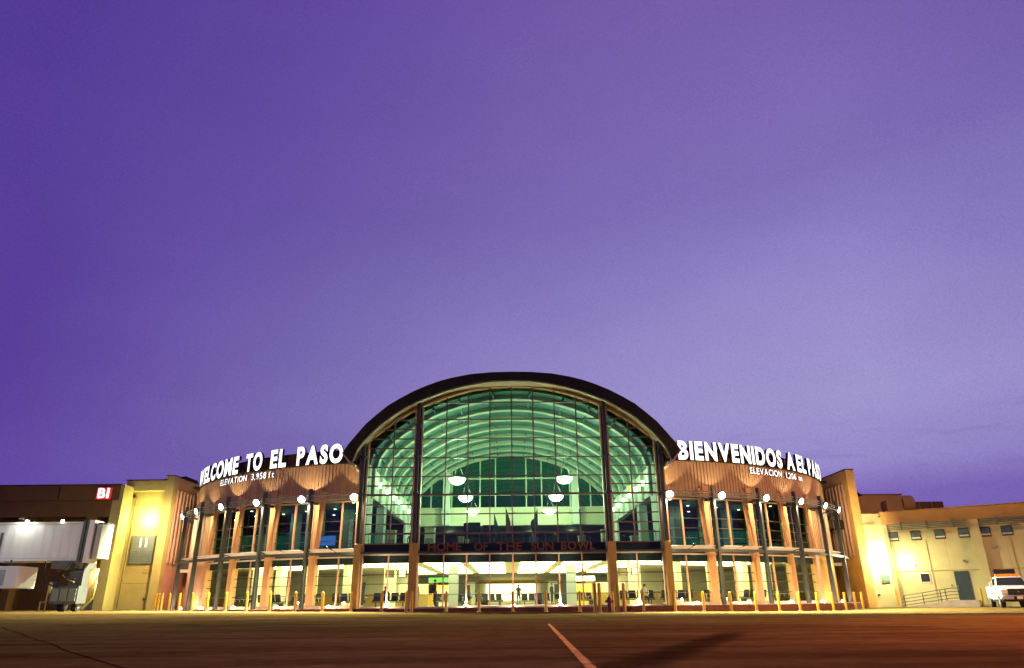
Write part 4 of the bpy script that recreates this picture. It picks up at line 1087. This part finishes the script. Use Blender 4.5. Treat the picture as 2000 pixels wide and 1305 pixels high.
# =====================================================================================
#                                   LEFT SIDE
# =====================================================================================
conc = thing('concourse_building', (-40, 11, 0), 'brown gate concourse with a deep parapet at the far left', 'building')
zg = 0.2
mb = MB(); mb.box(-62, -32.25, 10.8, 12.2, 8.74, 9.95); pa = mb.build('parapet', 'brown', conc)
MB().box(-62, -32.2, 10.75, 12.2, 9.95, 10.03).build('coping', 'roof', pa)
mb = MB(); mb.box(-62, -32.28, 10.9, 12.2, 7.45, 8.73); mb.build('fascia', 'brown', conc)
mb = MB(); mb.box(-62, -33.9, 12.2, 12.5, 0, 9.9); mb.box(-33.9, -32.0, 12.2, 12.5, 3.5, 9.9); w_ = mb.build('wall', 'brown', conc)
mb = MB(); mb.box(-62, -32, 12.5, 30, 9.2, 9.4); mb.build('roof', 'roof', conc)
for x0, x1, m_ in ((-32.75, -31.95, 'stucco_y'), (-34.6, -33.75, 'brown'), (-40.1, -39.5, 'brown'), (-46.6, -46.0, 'brown')):
    MB().box(x0, x1, 10.85, 12.4, 0, 7.44 if x0 < -33 else 9.98).build('pillar', m_, conc)
for a_ in range(3):
    x = (-33.5, -37.2, -43)[a_]; MB().box(x - 0.02, x + 0.02, 10.74, 10.8, 8.8, 9.9).build('panel_joint', 'black', conc)
for x in (-41.4, -39.2, -37.0):
    w = MB().box(x - 0.4, x + 0.4, 12.1, 12.19, 1.8, 2.65).build('window', 'steel', conc); MB().box(x - 0.33, x + 0.33, 12.08, 12.099, 1.87, 2.58).build('pane', 'winpane', w)
MB().box(-37.05, -36.85, 12.02, 12.06, 1.95, 2.1).build('painted_pane_reflection', 'bowl', conc)  # glowing box that stands in for a reflection in the pane
# stair alcove
MB().box(-33.75, -32.75, 13.9, 14.1, 0, 3.5).build('alcove_wall', 'stucco_l', conc)
MB().box(-33.9, -33.75, 12.5, 14.1, 0, 3.5).box(-32.75, -32.6, 12.5, 14.1, 0, 3.5).build('alcove_wall', 'stucco_l', conc)
MB().box(-33.9, -32.6, 12.4, 14.1, 3.5, 3.6).build('alcove_ceiling', 'stucco_l', conc)
st = thing('stair_flight', (-33.2, 11.4, zg), 'steel stair flight rising inside the bright alcove under the concourse', 'stairs')
for i in range(9): MB().box(-33.6, -32.8, 11.1 + 0.26 * i, 11.38 + 0.26 * i, 0.33 + 0.18 * i, 0.37 + 0.18 * i).box(-33.6, -32.8, 11.34 + 0.26 * i, 11.37 + 0.26 * i, 0.37 + 0.18 * i, 0.50 + 0.18 * i).build('step', 'steel_g', st)
mb = MB()
for x in (-33.62, -32.78): mb.hexa([(x - 0.02, 11.0, 0.25), (x + 0.02, 11.0, 0.25), (x + 0.02, 13.4, 1.9), (x - 0.02, 13.4, 1.9), (x - 0.02, 11.0, 0.45), (x + 0.02, 11.0, 0.45), (x + 0.02, 13.4, 2.1), (x - 0.02, 13.4, 2.1)])
mb.build('stringer', 'stucco_y', st)
mb = MB(); mb.tube([(-33.62, 11.0, 1.25), (-32.9, 11.0, 2.6), (-32.8, 11.0, 3.0)], 0.04, 6)
for i in range(5): mb.tube([(-33.6 + 0.16 * i, 11.0, 0.4 + 0.2 * i), (-33.6 + 0.16 * i, 11.0, 1.3 + 0.3 * i)], 0.02, 5)
mb.build('railing', 'stucco_y', st)
light('POINT', (-33.3, 12.6, 2.9), 420, (1.0, 0.93, 0.55), 0.1, name='alcove_lamp_light')
MB().box(-33.4, -33.1, 12.9, 13.1, 3.38, 3.48).build('alcove_lamp', 'bowl', conc)

yb = thing('stair_tower', (-30.7, 12.9, 0), 'yellow stucco block with a raised double door between concourse and left wing', 'building')
mb = MB(); mb.box(-32.0, -29.3, 12.95, 13.3, 0, 9.7); mb.build('wall', 'stucco_y', yb)
cp = MB().box(-32.6, -29.2, 12.35, 13.3, 9.7, 10.55).build('cap', 'stucco_y', yb); MB().box(-32.7, -29.15, 12.3, 13.4, 10.55, 10.63).build('coping', 'roof', cp)
mb = MB(); mb.hexa([(-32.0, 13.5, 10.6), (-28.7, 13.5, 10.6), (-28.7, 18, 10.6), (-32, 18, 10.6), (-30.0, 14.5, 11.0), (-28.7, 14.5, 11.25), (-28.7, 17, 11.25), (-30, 17, 11.0)]); mb.build('roof', 'roof', yb)
MB().box(-32.9, -32.0, 12.9, 13.3, 0, 9.7).build('wall', 'stucco_y', yb)
dr = MB().box(-31.65, -29.6, 12.86, 12.95, 3.75, 6.1).build('door', 'louvre', yb)
MB().box(-31.58, -30.64, 12.80, 12.86, 3.8, 6.0).build('door_leaf', 'louvre', dr); MB().box(-30.60, -29.67, 12.80, 12.86, 3.8, 6.0).build('door_leaf', 'louvre', dr)
mb = MB()
for i in range(8):
    for x0, x1 in ((-31.5, -30.74), (-30.5, -29.77)): mb.hexa([(x0, 12.74, 3.88 + 0.13 * i), (x1, 12.74, 3.88 + 0.13 * i), (x1, 12.80, 3.92 + 0.13 * i), (x0, 12.80, 3.92 + 0.13 * i), (x0, 12.74, 3.92 + 0.13 * i), (x1, 12.74, 3.92 + 0.13 * i), (x1, 12.80, 3.98 + 0.13 * i), (x0, 12.80, 3.98 + 0.13 * i)])
mb.build('louvre', 'louvre', dr)
MB().box(-30.88, -30.76, 12.77, 12.80, 5.15, 5.85).build('door_window', 'slit', dr); MB().box(-30.42, -30.30, 12.77, 12.80, 5.15, 5.85).build('door_window', 'slit', dr)
for z_ in (2.3, 6.6, 8.6): MB().box(-31.99, -29.31, 12.94, 12.948, z_, z_ + 0.02).build('control_joint', 'brown', yb)
MB().box(-29.9, -29.78, 12.85, 12.95, 1.0, 1.2).build('junction_box', 'steel', yb)
MB().tube([(-31.85, 12.9, 0.2), (-31.85, 12.9, 9.6)], 0.035, 6).build('downpipe', 'stucco_y', yb)
MB().box(-30.3, -29.6, 12.86, 12.95, 3.15, 3.4).build('vent', 'stucco', yb)


def wall_pack(loc, nrm, label, power, color, z_up=0.0):
    t = thing('wall_lamp', loc, label, 'wall lamp'); p = Vector(loc); n_ = Vector(nrm).normalized(); T = n_.cross(Vector((0, 0, 1))).normalized(); Zv = Vector((0, 0, 1))
    MB().obox(p, T, n_, Zv, (-0.2, 0.2), (0.0, 0.14), (-0.14, 0.14)).build('housing', 'steel', t, bevel=0.02)
    MB().obox(p, T, n_, Zv, (-0.17, 0.17), (0.141, 0.18), (-0.11, 0.11)).build('lens', 'lens', t)
    light('POINT', p + n_ * 0.85, power, color, 0.12, t)
    return t


wall_pack((-30.45, 12.95, 7.35), (0, -1, 0), 'glaring wall lamp high on the yellow block above the louvred double door', 560, (1.0, 0.90, 0.42))
# B1 gate sign
t = thing('gate_sign', (-33.4, 10.7, 8.8), 'red backlit gate sign reading B1 on the concourse parapet', 'sign')
MB().box(-34.05, -32.85, 10.62, 10.74, 8.78, 9.72).build('face', 'redsign', t, bevel=0.02)
line_of_text([('B1', -33.9, -33.0)], lambda u: (Vector((u, 10.61, 8.9)), Vector((1, 0, 0)), Vector((0, -1, 0))), 0.74, 0.05, 0.03, t, ['letter', 'letter'], gap=0.16)

# jet bridge
jb = thing('jet_bridge', (-28.5, 2, gz(-28, 2)), 'white passenger boarding bridge with dark bellows reaching in from the left edge', 'jet bridge')
tn = corr_line((-52, 1.4, 0), (-28.75, 1.4, 0), 3.62, 5.85, (0, -1, 0), 0.6, 0.014, 1.9).build('tunnel', 'jet', jb, label='white corrugated tunnel of the boarding bridge')
mb = MB(); mb.box(-52, -28.7, 1.30, 3.35, 5.85, 5.97).box(-52, -28.7, 1.30, 3.35, 3.45, 3.6); mb.build('chord', 'jet', tn)
MB().box(-34.18, -34.08, 1.28, 1.36, 3.9, 5.3).build('downpipe', 'steel', tn)
for x in (-32.6, -30.2): MB().box(x - 0.06, x + 0.06, 1.15, 1.32, 5.9, 6.1).build('roof_lamp', 'bowl', tn)
mb = MB()
for i in range(4): mb.box(-28.7 + 0.13 * i, -28.62 + 0.13 * i, 1.15 - 0.05 * (i % 2), 2.2, 3.35, 6.05)
mb.build('bellows', 'jet_d', jb)
MB().box(-28.2, -27.85, 1.0, 2.1, 3.3, 6.05).build('cab_wall', 'jet', jb)
mb = MB(); P = [(-27.82, 1.25), (-27.6, 1.0), (-27.3, 1.0), (-27.1, 1.2), (-27.02, 1.6), (-27.1, 2.1), (-27.82, 2.2)]
mb.prism([(x, y, 3.55) for x, y in P], (0, 0, 2.2)); cb = mb.build('cab', 'cab', jb, smooth=True)
mb = MB(); mb.prism([(x * 1.0, y, 5.76) for x, y in P], (0, 0, 0.1)); mb.build('cab_roof', 'steel', cb)
MB().box(-30.3, -28.4, 1.2, 3.0, 2.95, 3.44).build('service_box', 'jet_d', jb)
MB().box(-29.2, -28.3, 1.6, 2.3, 1.2, 3.3).build('lift_column', 'jet_d', jb)
MB().box(-29.95, -28.2, 1.2, 2.3, 0.75, 1.85).build('drive_unit', 'jet_d', jb)
mb = MB()
for x in (-29.62, -29.07, -28.52): mb.box(x - 0.24, x + 0.24, 1.12, 1.19, 0.9, 1.7)
mb.build('drive_cover', 'louvre', jb)
for x in (-29.5, -28.6):
    w = MB().tube([(x - 0.15, 2.0, gz(-28, 2) + 0.36), (x + 0.15, 2.0, gz(-28, 2) + 0.36)], 0.36, 20).build('wheel', 'tyre', jb, smooth=True)
    MB().tube([(x - 0.17, 2.0, gz(-28, 2) + 0.36), (x + 0.17, 2.0, gz(-28, 2) + 0.36)], 0.17, 14).build('rim', 'steel_g', w)
P = [(-30.6 + 0.0, 1.0, 3.4), (-30.6, 1.0, 2.6), (-30.3, 1.0, 2.05), (-29.8, 1.0, 1.85), (-29.2, 1.0, 2.1), (-28.8, 1.0, 2.6), (-28.6, 1.0, 3.2)]
MB().tube(P, 0.045, 8).build('hose', 'black', jb, smooth=True)
for q in range(3): MB().tube([(-29.0 + 0.08 * q, 1.1, 3.3), (-29.5 + 0.2 * q, 1.0, 2.6 - 0.1 * q), (-28.9 + 0.05 * q, 1.05, 2.2), (-28.5, 1.1, 1.9 + 0.2 * q)], 0.03, 6).build('cable', 'stucco_y' if q == 1 else 'black', jb, smooth=True)
for o_ in [x for x in bpy.data.objects if x == jb]: o_.location.x -= 0.35
light('SPOT', (-33.0, 0.6, 6.1), 160, (1.0, 1.0, 0.9), 0.1, None, (-33.0, 2.0, 4.5), 150, 0.6, 'bridge_lamp_light')
lm = thing('bridge_lamp', (-33.0, 1.2, 6.0), 'small bright lamp on the top edge of the boarding bridge', 'lamp')
MB().box(-33.15, -32.85, 0.55, 0.75, 6.12, 6.2).build('housing', 'steel', lm); MB().tube([(-33.0, 0.7, 6.15), (-33.0, 1.35, 6.0)], 0.025, 6).build('arm', 'steel', lm)
t = thing('ground_unit', (-33.5, 0.5, gz(-33, 0)), 'white boxy ground support unit hanging below the boarding bridge at the left edge', 'service unit')
MB().box(-36.5, -32.1, 0.2, 2.2, 1.72, 3.08).build('body', 'jet', t, bevel=0.03); MB().box(-36.0, -32.9, 0.17, 0.2, 1.9, 2.85).build('panel', 'greycol', t)
MB().tube([(-33.1, 0.8, 3.05), (-33.1, 0.8, 3.5)], 0.06, 8).build('hanger', 'steel', t)
t = thing('step_stool', (-30.8, 1.5, gz(-31, 1)), 'pale wooden step stand under the boarding bridge', 'stand')
zz = gz(-31, 1)
MB().box(-31.0, -30.55, 1.3, 1.7, zz + 0.55, zz + 0.6).build('top', 'stucco', t); MB().box(-30.65, -30.58, 1.35, 1.65, zz + 0.6, zz + 1.8).build('board', 'stucco', t)
for x in (-30.98, -30.6): MB().box(x, x + 0.05, 1.32, 1.37, zz, zz + 0.55).build('leg', 'stucco', t)

# =====================================================================================
#                                   RIGHT SIDE
# =====================================================================================
rc = thing('concourse_building', (33, 10, 0), 'pale yellow concourse with a row of small square windows at the right', 'building')
mb = MB(); mb.box(29.31, 31.0, 12.36, 13.0, -0.4, 7.2); mb.build('wall', 'stucco_l', rc)
mb = MB(); mb.box(29.31, 30.3, 12.3, 12.35, 6.3, 6.36); mb.build('panel_joint', 'stucco', rc)
A = Vector((30.75, 11.37, 0)); B = Vector((44.25, 1.33, 0)); d = (B - A).normalized(); n_ = Vector((d.y, -d.x, 0)); Zv = Vector((0, 0, 1))
if n_.y > 0: n_ = -n_
LEN = (B - A).length
MB().obox(A, d, n_, Zv, (0, LEN), (-0.4, 0), (-0.4, 7.15)).build('wall', 'stucco_l', rc)
pr = MB().obox(A, d, n_, Zv, (-0.25, LEN), (-0.4, 0.35), (6.2, 7.15)).build('parapet', 'stucco', rc)
MB().obox(A, d, n_, Zv, (-0.3, LEN), (-0.45, 0.42), (7.15, 7.2)).build('coping', 'stucco', pr)
MB().hexa([A + Vector((0, 0, 6.9)), B + Vector((0, 0, 6.9)), B + Vector((5, 20, 6.9)), A + Vector((0, 22, 6.9)), A + Vector((0, 0, 7.0)), B + Vector((0, 0, 7.0)), B + Vector((5, 20, 7.0)), A + Vector((0, 22, 7.0))]).build('roof', 'brown', rc)


def along(x): return (x - A.x) / d.x


for x in (35.65, 41.6): 
    MB().obox(A, d, n_, Zv, (along(x) - 0.3, along(x) + 0.3), (0.0, 0.35), (-0.4, 6.19)).build('pilaster', 'stucco_l', rc)
MB().obox(A, d, n_, Zv, (-0.25, 0.05), (0.0, 0.35), (-0.4, 6.19)).build('pilaster', 'stucco_l', rc)
MB().obox(A, d, n_, Zv, (0.05, LEN), (0.0, 0.03), (2.52, 2.57)).build('panel_joint', 'stucco', rc)
for x0, x1 in ((30.95, 35.3), (36.0, 41.2), (42, 44)):
    mb = MB()
    for i in range(4): mb.obox(A, d, n_, Zv, (along(x0), along(x1)), (0.45 + 0.09 * i, 0.52 + 0.09 * i), (5.70 + 0.12 * i, 5.78 + 0.12 * i))
    for i in range(3):
        q = along(x0) + (along(x1) - along(x0)) * (i + 0.5) / 3; mb.obox(A, d, n_, Zv, (q - 0.04, q + 0.04), (0.36, 0.84), (5.66, 6.28))
    mb.build('sunshade', 'louvre', rc)
for x in (31.05, 32.35, 33.7, 35.0, 35.98 + 0.15, 37.25, 38.6, 39.9):
    w = MB().obox(A, d, n_, Zv, (along(x) - 0.36, along(x) + 0.36), (0.0, 0.03), (4.88, 5.6)).build('window', 'steel', rc)
    MB().obox(A, d, n_, Zv, (along(x) - 0.31, along(x) + 0.31), (0.03, 0.04), (4.93, 5.55)).build('pane', 'winpane', w)
    MB().obox(A, d, n_, Zv, (along(x) - 0.31, along(x) + 0.31), (0.04, 0.045), (4.99, 5.10)).build('blind', 'cream', w)
w = MB().obox(A, d, n_, Zv, (along(32.39) - 0.36, along(32.39) + 0.36), (0.0, 0.04), (1.68, 2.40)).build('window', 'white', rc)
MB().obox(A, d, n_, Zv, (along(32.39) - 0.3, along(32.39) + 0.3), (0.04, 0.05), (1.74, 2.34)).build('pane', 'black', w)
w = MB().box(29.95, 30.7, 12.3, 12.35, 1.72, 2.4).build('window', 'stucco', rc); MB().box(30.0, 30.65, 12.28, 12.299, 1.77, 2.35).build('pane', 'winpane', w)
dd = MB().obox(A, d, n_, Zv, (along(34.38) - 0.48, along(34.38) + 0.48), (0.0, 0.05), (0.38, 2.45)).build('door', 'doorblue', rc)
MB().obox(A, d, n_, Zv, (along(34.38) - 0.42, along(34.38) - 0.38), (0.05, 0.12), (1.15, 1.45)).build('handle', 'chrome', dd)
MB().obox(A, d, n_, Zv, (along(33.75) - 0.06, along(33.75) + 0.06), (0.0, 0.06), (1.4, 1.5)).build('outlet_box', 'steel_g', rc)
for t_, z_ in ((1.5, 3.0), (4.9, 3.2), (7.2, 4.1), (9.0, 2.9)): MB().obox(A, d, n_, Zv, (t_ - 0.08, t_ + 0.08), (0.0, 0.1), (z_ - 0.07, z_ + 0.07)).build('junction_box', 'steel_g', rc)
for t_ in (2.6, 8.2): MB().obox(A, d, n_, Zv, (t_ - 0.02, t_ + 0.02), (0.0, 0.035), (-0.3, 4.85)).build('conduit', 'stucco', rc)
for t_ in (1.9, 3.9, 7.9, 10.0): MB().obox(A, d, n_, Zv, (t_ - 0.01, t_ + 0.01), (-0.001, 0.006), (2.57, 6.19)).build('control_joint', 'stucco', rc)
for z_ in (1.35, 4.0, 5.2): MB().box(29.32, 30.9, 12.352, 12.358, z_, z_ + 0.02).build('control_joint', 'stucco', rc)
MB().box(29.5, 29.66, 12.26, 12.355, 0.75, 0.9).build('hose_bib', 'steel', rc)
# ramp and railing
rp = thing('access_ramp', (33, 9, -0.3), 'sloping concrete access ramp leading up to the teal door', 'ramp')
mb = MB(); q = lambda t, o, z: A + d * t + n_ * o + Zv * z
mb.hexa([q(0.4, 0.36, -0.35), q(6.2, 0.36, -0.35), q(6.2, 1.5, -0.35), q(0.4, 1.5, -0.35), q(0.4, 0.36, -0.1), q(4.0, 0.36, 0.38), q(4.0, 1.5, 0.38), q(0.4, 1.5, -0.1)])
mb.box(0, 0.01, 0, 0.01, -3, -2.99)
mb = MB(); mb.hexa([q(0.4, 0.36, -0.4), q(3.7, 0.36, -0.4), q(3.7, 1.5, -0.4), q(0.4, 1.5, -0.4), q(0.4, 0.36, -0.12), q(3.7, 0.36, 0.38), q(3.7, 1.5, 0.38), q(0.4, 1.5, -0.12)]); mb.hexa([q(3.7, 0.36, -0.4), q(5.4, 0.36, -0.4), q(5.4, 1.5, -0.4), q(3.7, 1.5, -0.4), q(3.7, 0.36, 0.38), q(5.4, 0.36, 0.38), q(5.4, 1.5, 0.38), q(3.7, 1.5, 0.38)])
mb.build('slab', 'walk', rp)
rl = thing('ramp_railing', (33, 8.5, 0), 'grey pipe railing with four bars along the ramp below the small black window', 'railing')
zr = lambda t: -0.12 + 0.5 * min(1, max(0, (t - 0.4) / 3.3))
for h in (0.15, 0.38, 0.61, 0.84): MB().tube([q(t, 1.42, zr(t) + h) for t in (0.3, 1.2, 2.2, 3.0, 3.7, 4.4)], 0.028, 6).build('bar', 'steel', rl)
for t_ in (0.5, 1.8, 3.0, 3.35, 4.3): MB().tube([q(t_, 1.42, zr(t_)), q(t_, 1.42, zr(t_) + 0.86)], 0.03, 6).build('baluster', 'steel', rl)
wall_pack((30.3, 12.36, 3.45), (0, -1, 0), 'blinding wall lamp on the pale wall right of the curved wing', 1150, (1.0, 0.97, 0.62))
wall_pack(tuple(A + d * 0.9 + n_ * 0.0 + Zv * 3.2), tuple(n_), 'second glaring wall lamp just past the corner of the pale concourse', 210, (1.0, 0.97, 0.60))
# buildings beyond
bb = thing('rooftop_block', (38, 27, 0), 'brown rooftop block rising behind the right concourse', 'building')
MB().box(34.8, 41.1, 27, 33, 6, 10.75).build('wall', 'stucco', bb); MB().box(34.7, 41.2, 26.95, 33, 10.75, 10.85).build('coping', 'brown', bb)
MB().hexa([(35.0, 26.0, 10.6), (36.6, 26, 10.6), (36.6, 30, 10.6), (35, 30, 10.6), (35.0, 26, 11.5), (35.2, 26, 11.5), (35.2, 30, 11.5), (35, 30, 11.5)]).build('roof_gable', 'roof', bb)
MB().tube([(41.1, 27.6, 9.9), (42.3, 27.6, 9.9)], 0.85, 20).build('drum', 'stucco', bb, smooth=True)
MB().box(39.0, 40.2, 26.3, 27, 6, 10.1).build('wall', 'stucco', bb)
b2 = thing('roof_screen', (43.5, 27, 0), 'low dark brown equipment screen on the roof beside the rooftop block', 'roof screen')
for i in range(3): MB().box(41.5 + 1.3 * i, 42.74 + 1.3 * i, 27, 29, 6, 10.02).build('panel', 'brown', b2)
for i in range(2): MB().box(42.74 + 1.3 * i, 42.8 + 1.3 * i, 26.9, 27.1, 6, 10.02).build('post', 'stucco', b2)
rp_ = MB(); rp_.box(26, 34.5, 14, 30, 6.2, 6.9); rp_.build('roof', 'roof', rc)

# pickup truck with amber light bar
tx, ty = 33.3, 2.0; tz = gz(tx, ty)
tr = thing('pickup_truck', (0, 0, 0), 'white pickup truck with amber roof lights and a dark arrow board, facing the camera', 'truck')
# built at the origin facing -y
def side(xw, pts): return pts
body = MB()
hood = [(-2.78, 0.62), (-2.82, 0.95), (-2.74, 1.16), (-2.3, 1.24), (-1.35, 1.30), (-1.30, 0.5), (-2.3, 0.5)]
body.prism([(-0.95, y, z) for y, z in hood], (1.90, 0, 0))
body.prism([(-0.98, y, z) for y, z in [(-1.32, 0.5), (-1.32, 1.30), (0.95, 1.34), (0.95, 0.5)]], (1.96, 0, 0))
body.prism([(-0.98, y, z) for y, z in [(0.97, 0.55), (0.97, 1.34), (2.75, 1.34), (2.75, 0.55)]], (1.96, 0, 0))
body.build('body', 'truck', tr, bevel=0.05)
cabm = MB(); cabm.hexa([(-0.93, -1.25, 1.3), (0.93, -1.25, 1.3), (0.93, 0.95, 1.3), (-0.93, 0.95, 1.3), (-0.72, -0.55, 1.92), (0.72, -0.55, 1.92), (0.72, 0.8, 1.92), (-0.72, 0.8, 1.92)]); cabm.build('cab', 'truck', tr, bevel=0.04)
q4 = lambda a, b, t: tuple(a[i] + (b[i] - a[i]) * t for i in range(3))
MB().hexa([(-0.84, -1.19, 1.36), (0.84, -1.19, 1.36), (0.84, -1.14, 1.36), (-0.84, -1.14, 1.36), (-0.70, -0.66, 1.86), (0.70, -0.66, 1.86), (0.70, -0.60, 1.86), (-0.70, -0.60, 1.86)]).build('windshield', 'tglass', tr)
for s in (-1, 1):
    MB().hexa([(s * 0.925, -0.9, 1.38), (s * 0.925, 0.5, 1.38), (s * 0.90, 0.5, 1.38), (s * 0.90, -0.9, 1.38), (s * 0.79, -0.45, 1.8), (s * 0.79, 0.4, 1.8), (s * 0.76, 0.4, 1.8), (s * 0.76, -0.45, 1.8)]).build('side_window', 'tglass', tr)
    mr = MB().obox((s * 1.13, -0.95, 1.42), Vector((1, 0, 0)), Vector((0, 1, 0)), Vector((0, 0, 1)), (-0.1, 0.1), (-0.06, 0.06), (-0.15, 0.15)).build('mirror', 'truck', tr, bevel=0.03)
    MB().box(s * 1.04 - 0.08, s * 1.04 + 0.08, -0.96, -0.92, 1.36, 1.4).build('arm', 'black', mr)
    MB().box(s * 0.76 - 0.17, s * 0.76 + 0.17, -2.86, -2.80, 0.83, 1.10).build('headlight', 'hlight', tr, bevel=0.02)
    MB().box(s * 0.62 - 0.3, s * 0.62 + 0.3, -2.97, -2.86, 0.50, 0.72).build('bumper', 'chrome', tr, bevel=0.03)
    for y in (-1.85, 1.85):
        w = MB().tube([(s * 0.72, y, 0.38), (s * 0.98, y, 0.38)], 0.38, 24).build('wheel', 'tyre', tr, smooth=True)
        MB().tube([(s * 0.96, y, 0.38), (s * 1.0, y, 0.38)], 0.2, 16).build('rim', 'steel_g', w, smooth=True)
for s in (-1, 1):
    MB().box(s * 0.95 - 0.03, s * 0.95 + 0.03, -1.2, -1.17, 1.0, 1.3).build('fender_line', 'black', tr)
    MB().box(s * 0.99 - 0.012, s * 0.99 + 0.012, -1.2, 0.85, 0.86, 0.94).build('door_stripe', 'doorblue', tr)
    MB().box(s * 0.55 - 0.04, s * 0.55 + 0.04, -0.35, -0.25, 1.92, 1.95).build('bar_foot', 'black', tr)
    MB().obox((s * 0.35, -1.23, 1.40), Vector((1, 0, 0)), Vector((0, 1, 0)), Vector((0, 0, 1)), (-0.28, 0.28), (-0.012, 0.0), (-0.012, 0.012)).build('wiper', 'black', tr)
gr = MB().box(-0.57, 0.57, -2.87, -2.80, 0.76, 1.14).build('grille', 'black', tr, bevel=0.02)
mb = MB()
for z in (0.86, 0.95, 1.04): mb.box(-0.54, 0.54, -2.885, -2.871, z - 0.012, z + 0.012)
mb.build('grille_bar', 'steel', gr)
MB().lathe((0, -2.89, 0.93), [(0.05, 0), (0.06, 0.04)], 12).build('emblem', 'chrome', gr)
MB().box(-0.30, 0.30, -2.9, -2.8, 0.42, 0.68).build('air_dam', 'black', tr); MB().box(-0.16, 0.16, -2.93, -2.91, 0.52, 0.68).build('license_plate', 'plate', tr)
lb = MB().box(-0.66, 0.66, -0.3, 0.0, 1.95, 2.08).build('light_bar', 'amber', tr, bevel=0.03)
ab = MB().box(-0.62, 0.62, 0.35, 0.45, 2.12, 2.42).build('arrow_board', 'black', tr, bevel=0.02)
MB().box(-0.5, -0.44, 0.36, 0.42, 1.9, 2.12).box(0.44, 0.5, 0.36, 0.42, 1.9, 2.12).build('mast', 'steel', ab)
MB().box(-0.9, 0.9, -2.6, 2.6, 0.36, 0.5).build('chassis', 'black', tr)
tr.location = (33.3, 2.0, tz); tr.rotation_euler = (0, 0, math.radians(-25))

# =====================================================================================
#                                   APRON LIGHT
# =====================================================================================
# unseen sodium lights outside the frame, for the orange cast
light('SPOT', (64, -40, 24), 78000, (1.0, 0.46, 0.08), 0.6, None, (31, 6, 5), 48, 0.9, 'unseen_sodium_light')
light('SPOT', (12.5, -40, 5), 4200, (1.0, 0.20, 0.02), 0.4, None, (8, -38, 0), 130, 1.0, 'unseen_sodium_lamp_light')
light('SPOT', (19, -31, 5.5), 15000, (1.0, 0.30, 0.05), 0.5, None, (14, -31, 0), 130, 1.0, 'unseen_sodium_lamp_light')
light('SPOT', (-50, -78, 24), 18000, (1.0, 0.52, 0.12), 0.6, None, (0, 0, 4), 44, 0.9, 'unseen_sodium_light')  # added warm fill on the fronts, from the left behind the camera
light('SPOT', (20, -70, 18), 6500, (1.0, 0.36, 0.02), 0.6, None, (5, -39, 0), 52, 1.0, 'unseen_sodium_light')  # added fill that warms the foreground apron
light('SPOT', (-46, -30, 14), 11000, (0.94, 1.0, 0.70), 0.5, None, (-32, 1.5, 3.6), 24, 0.8, 'bridge_fill_light')  # added fill that brightens the boarding bridge, no fixture there
light('SPOT', (44, -26, 12), 34000, (1.0, 0.50, 0.16), 0.5, None, (27, -10, 0), 64, 0.9, 'unseen_sodium_light')  # added fill that brightens the apron at the right
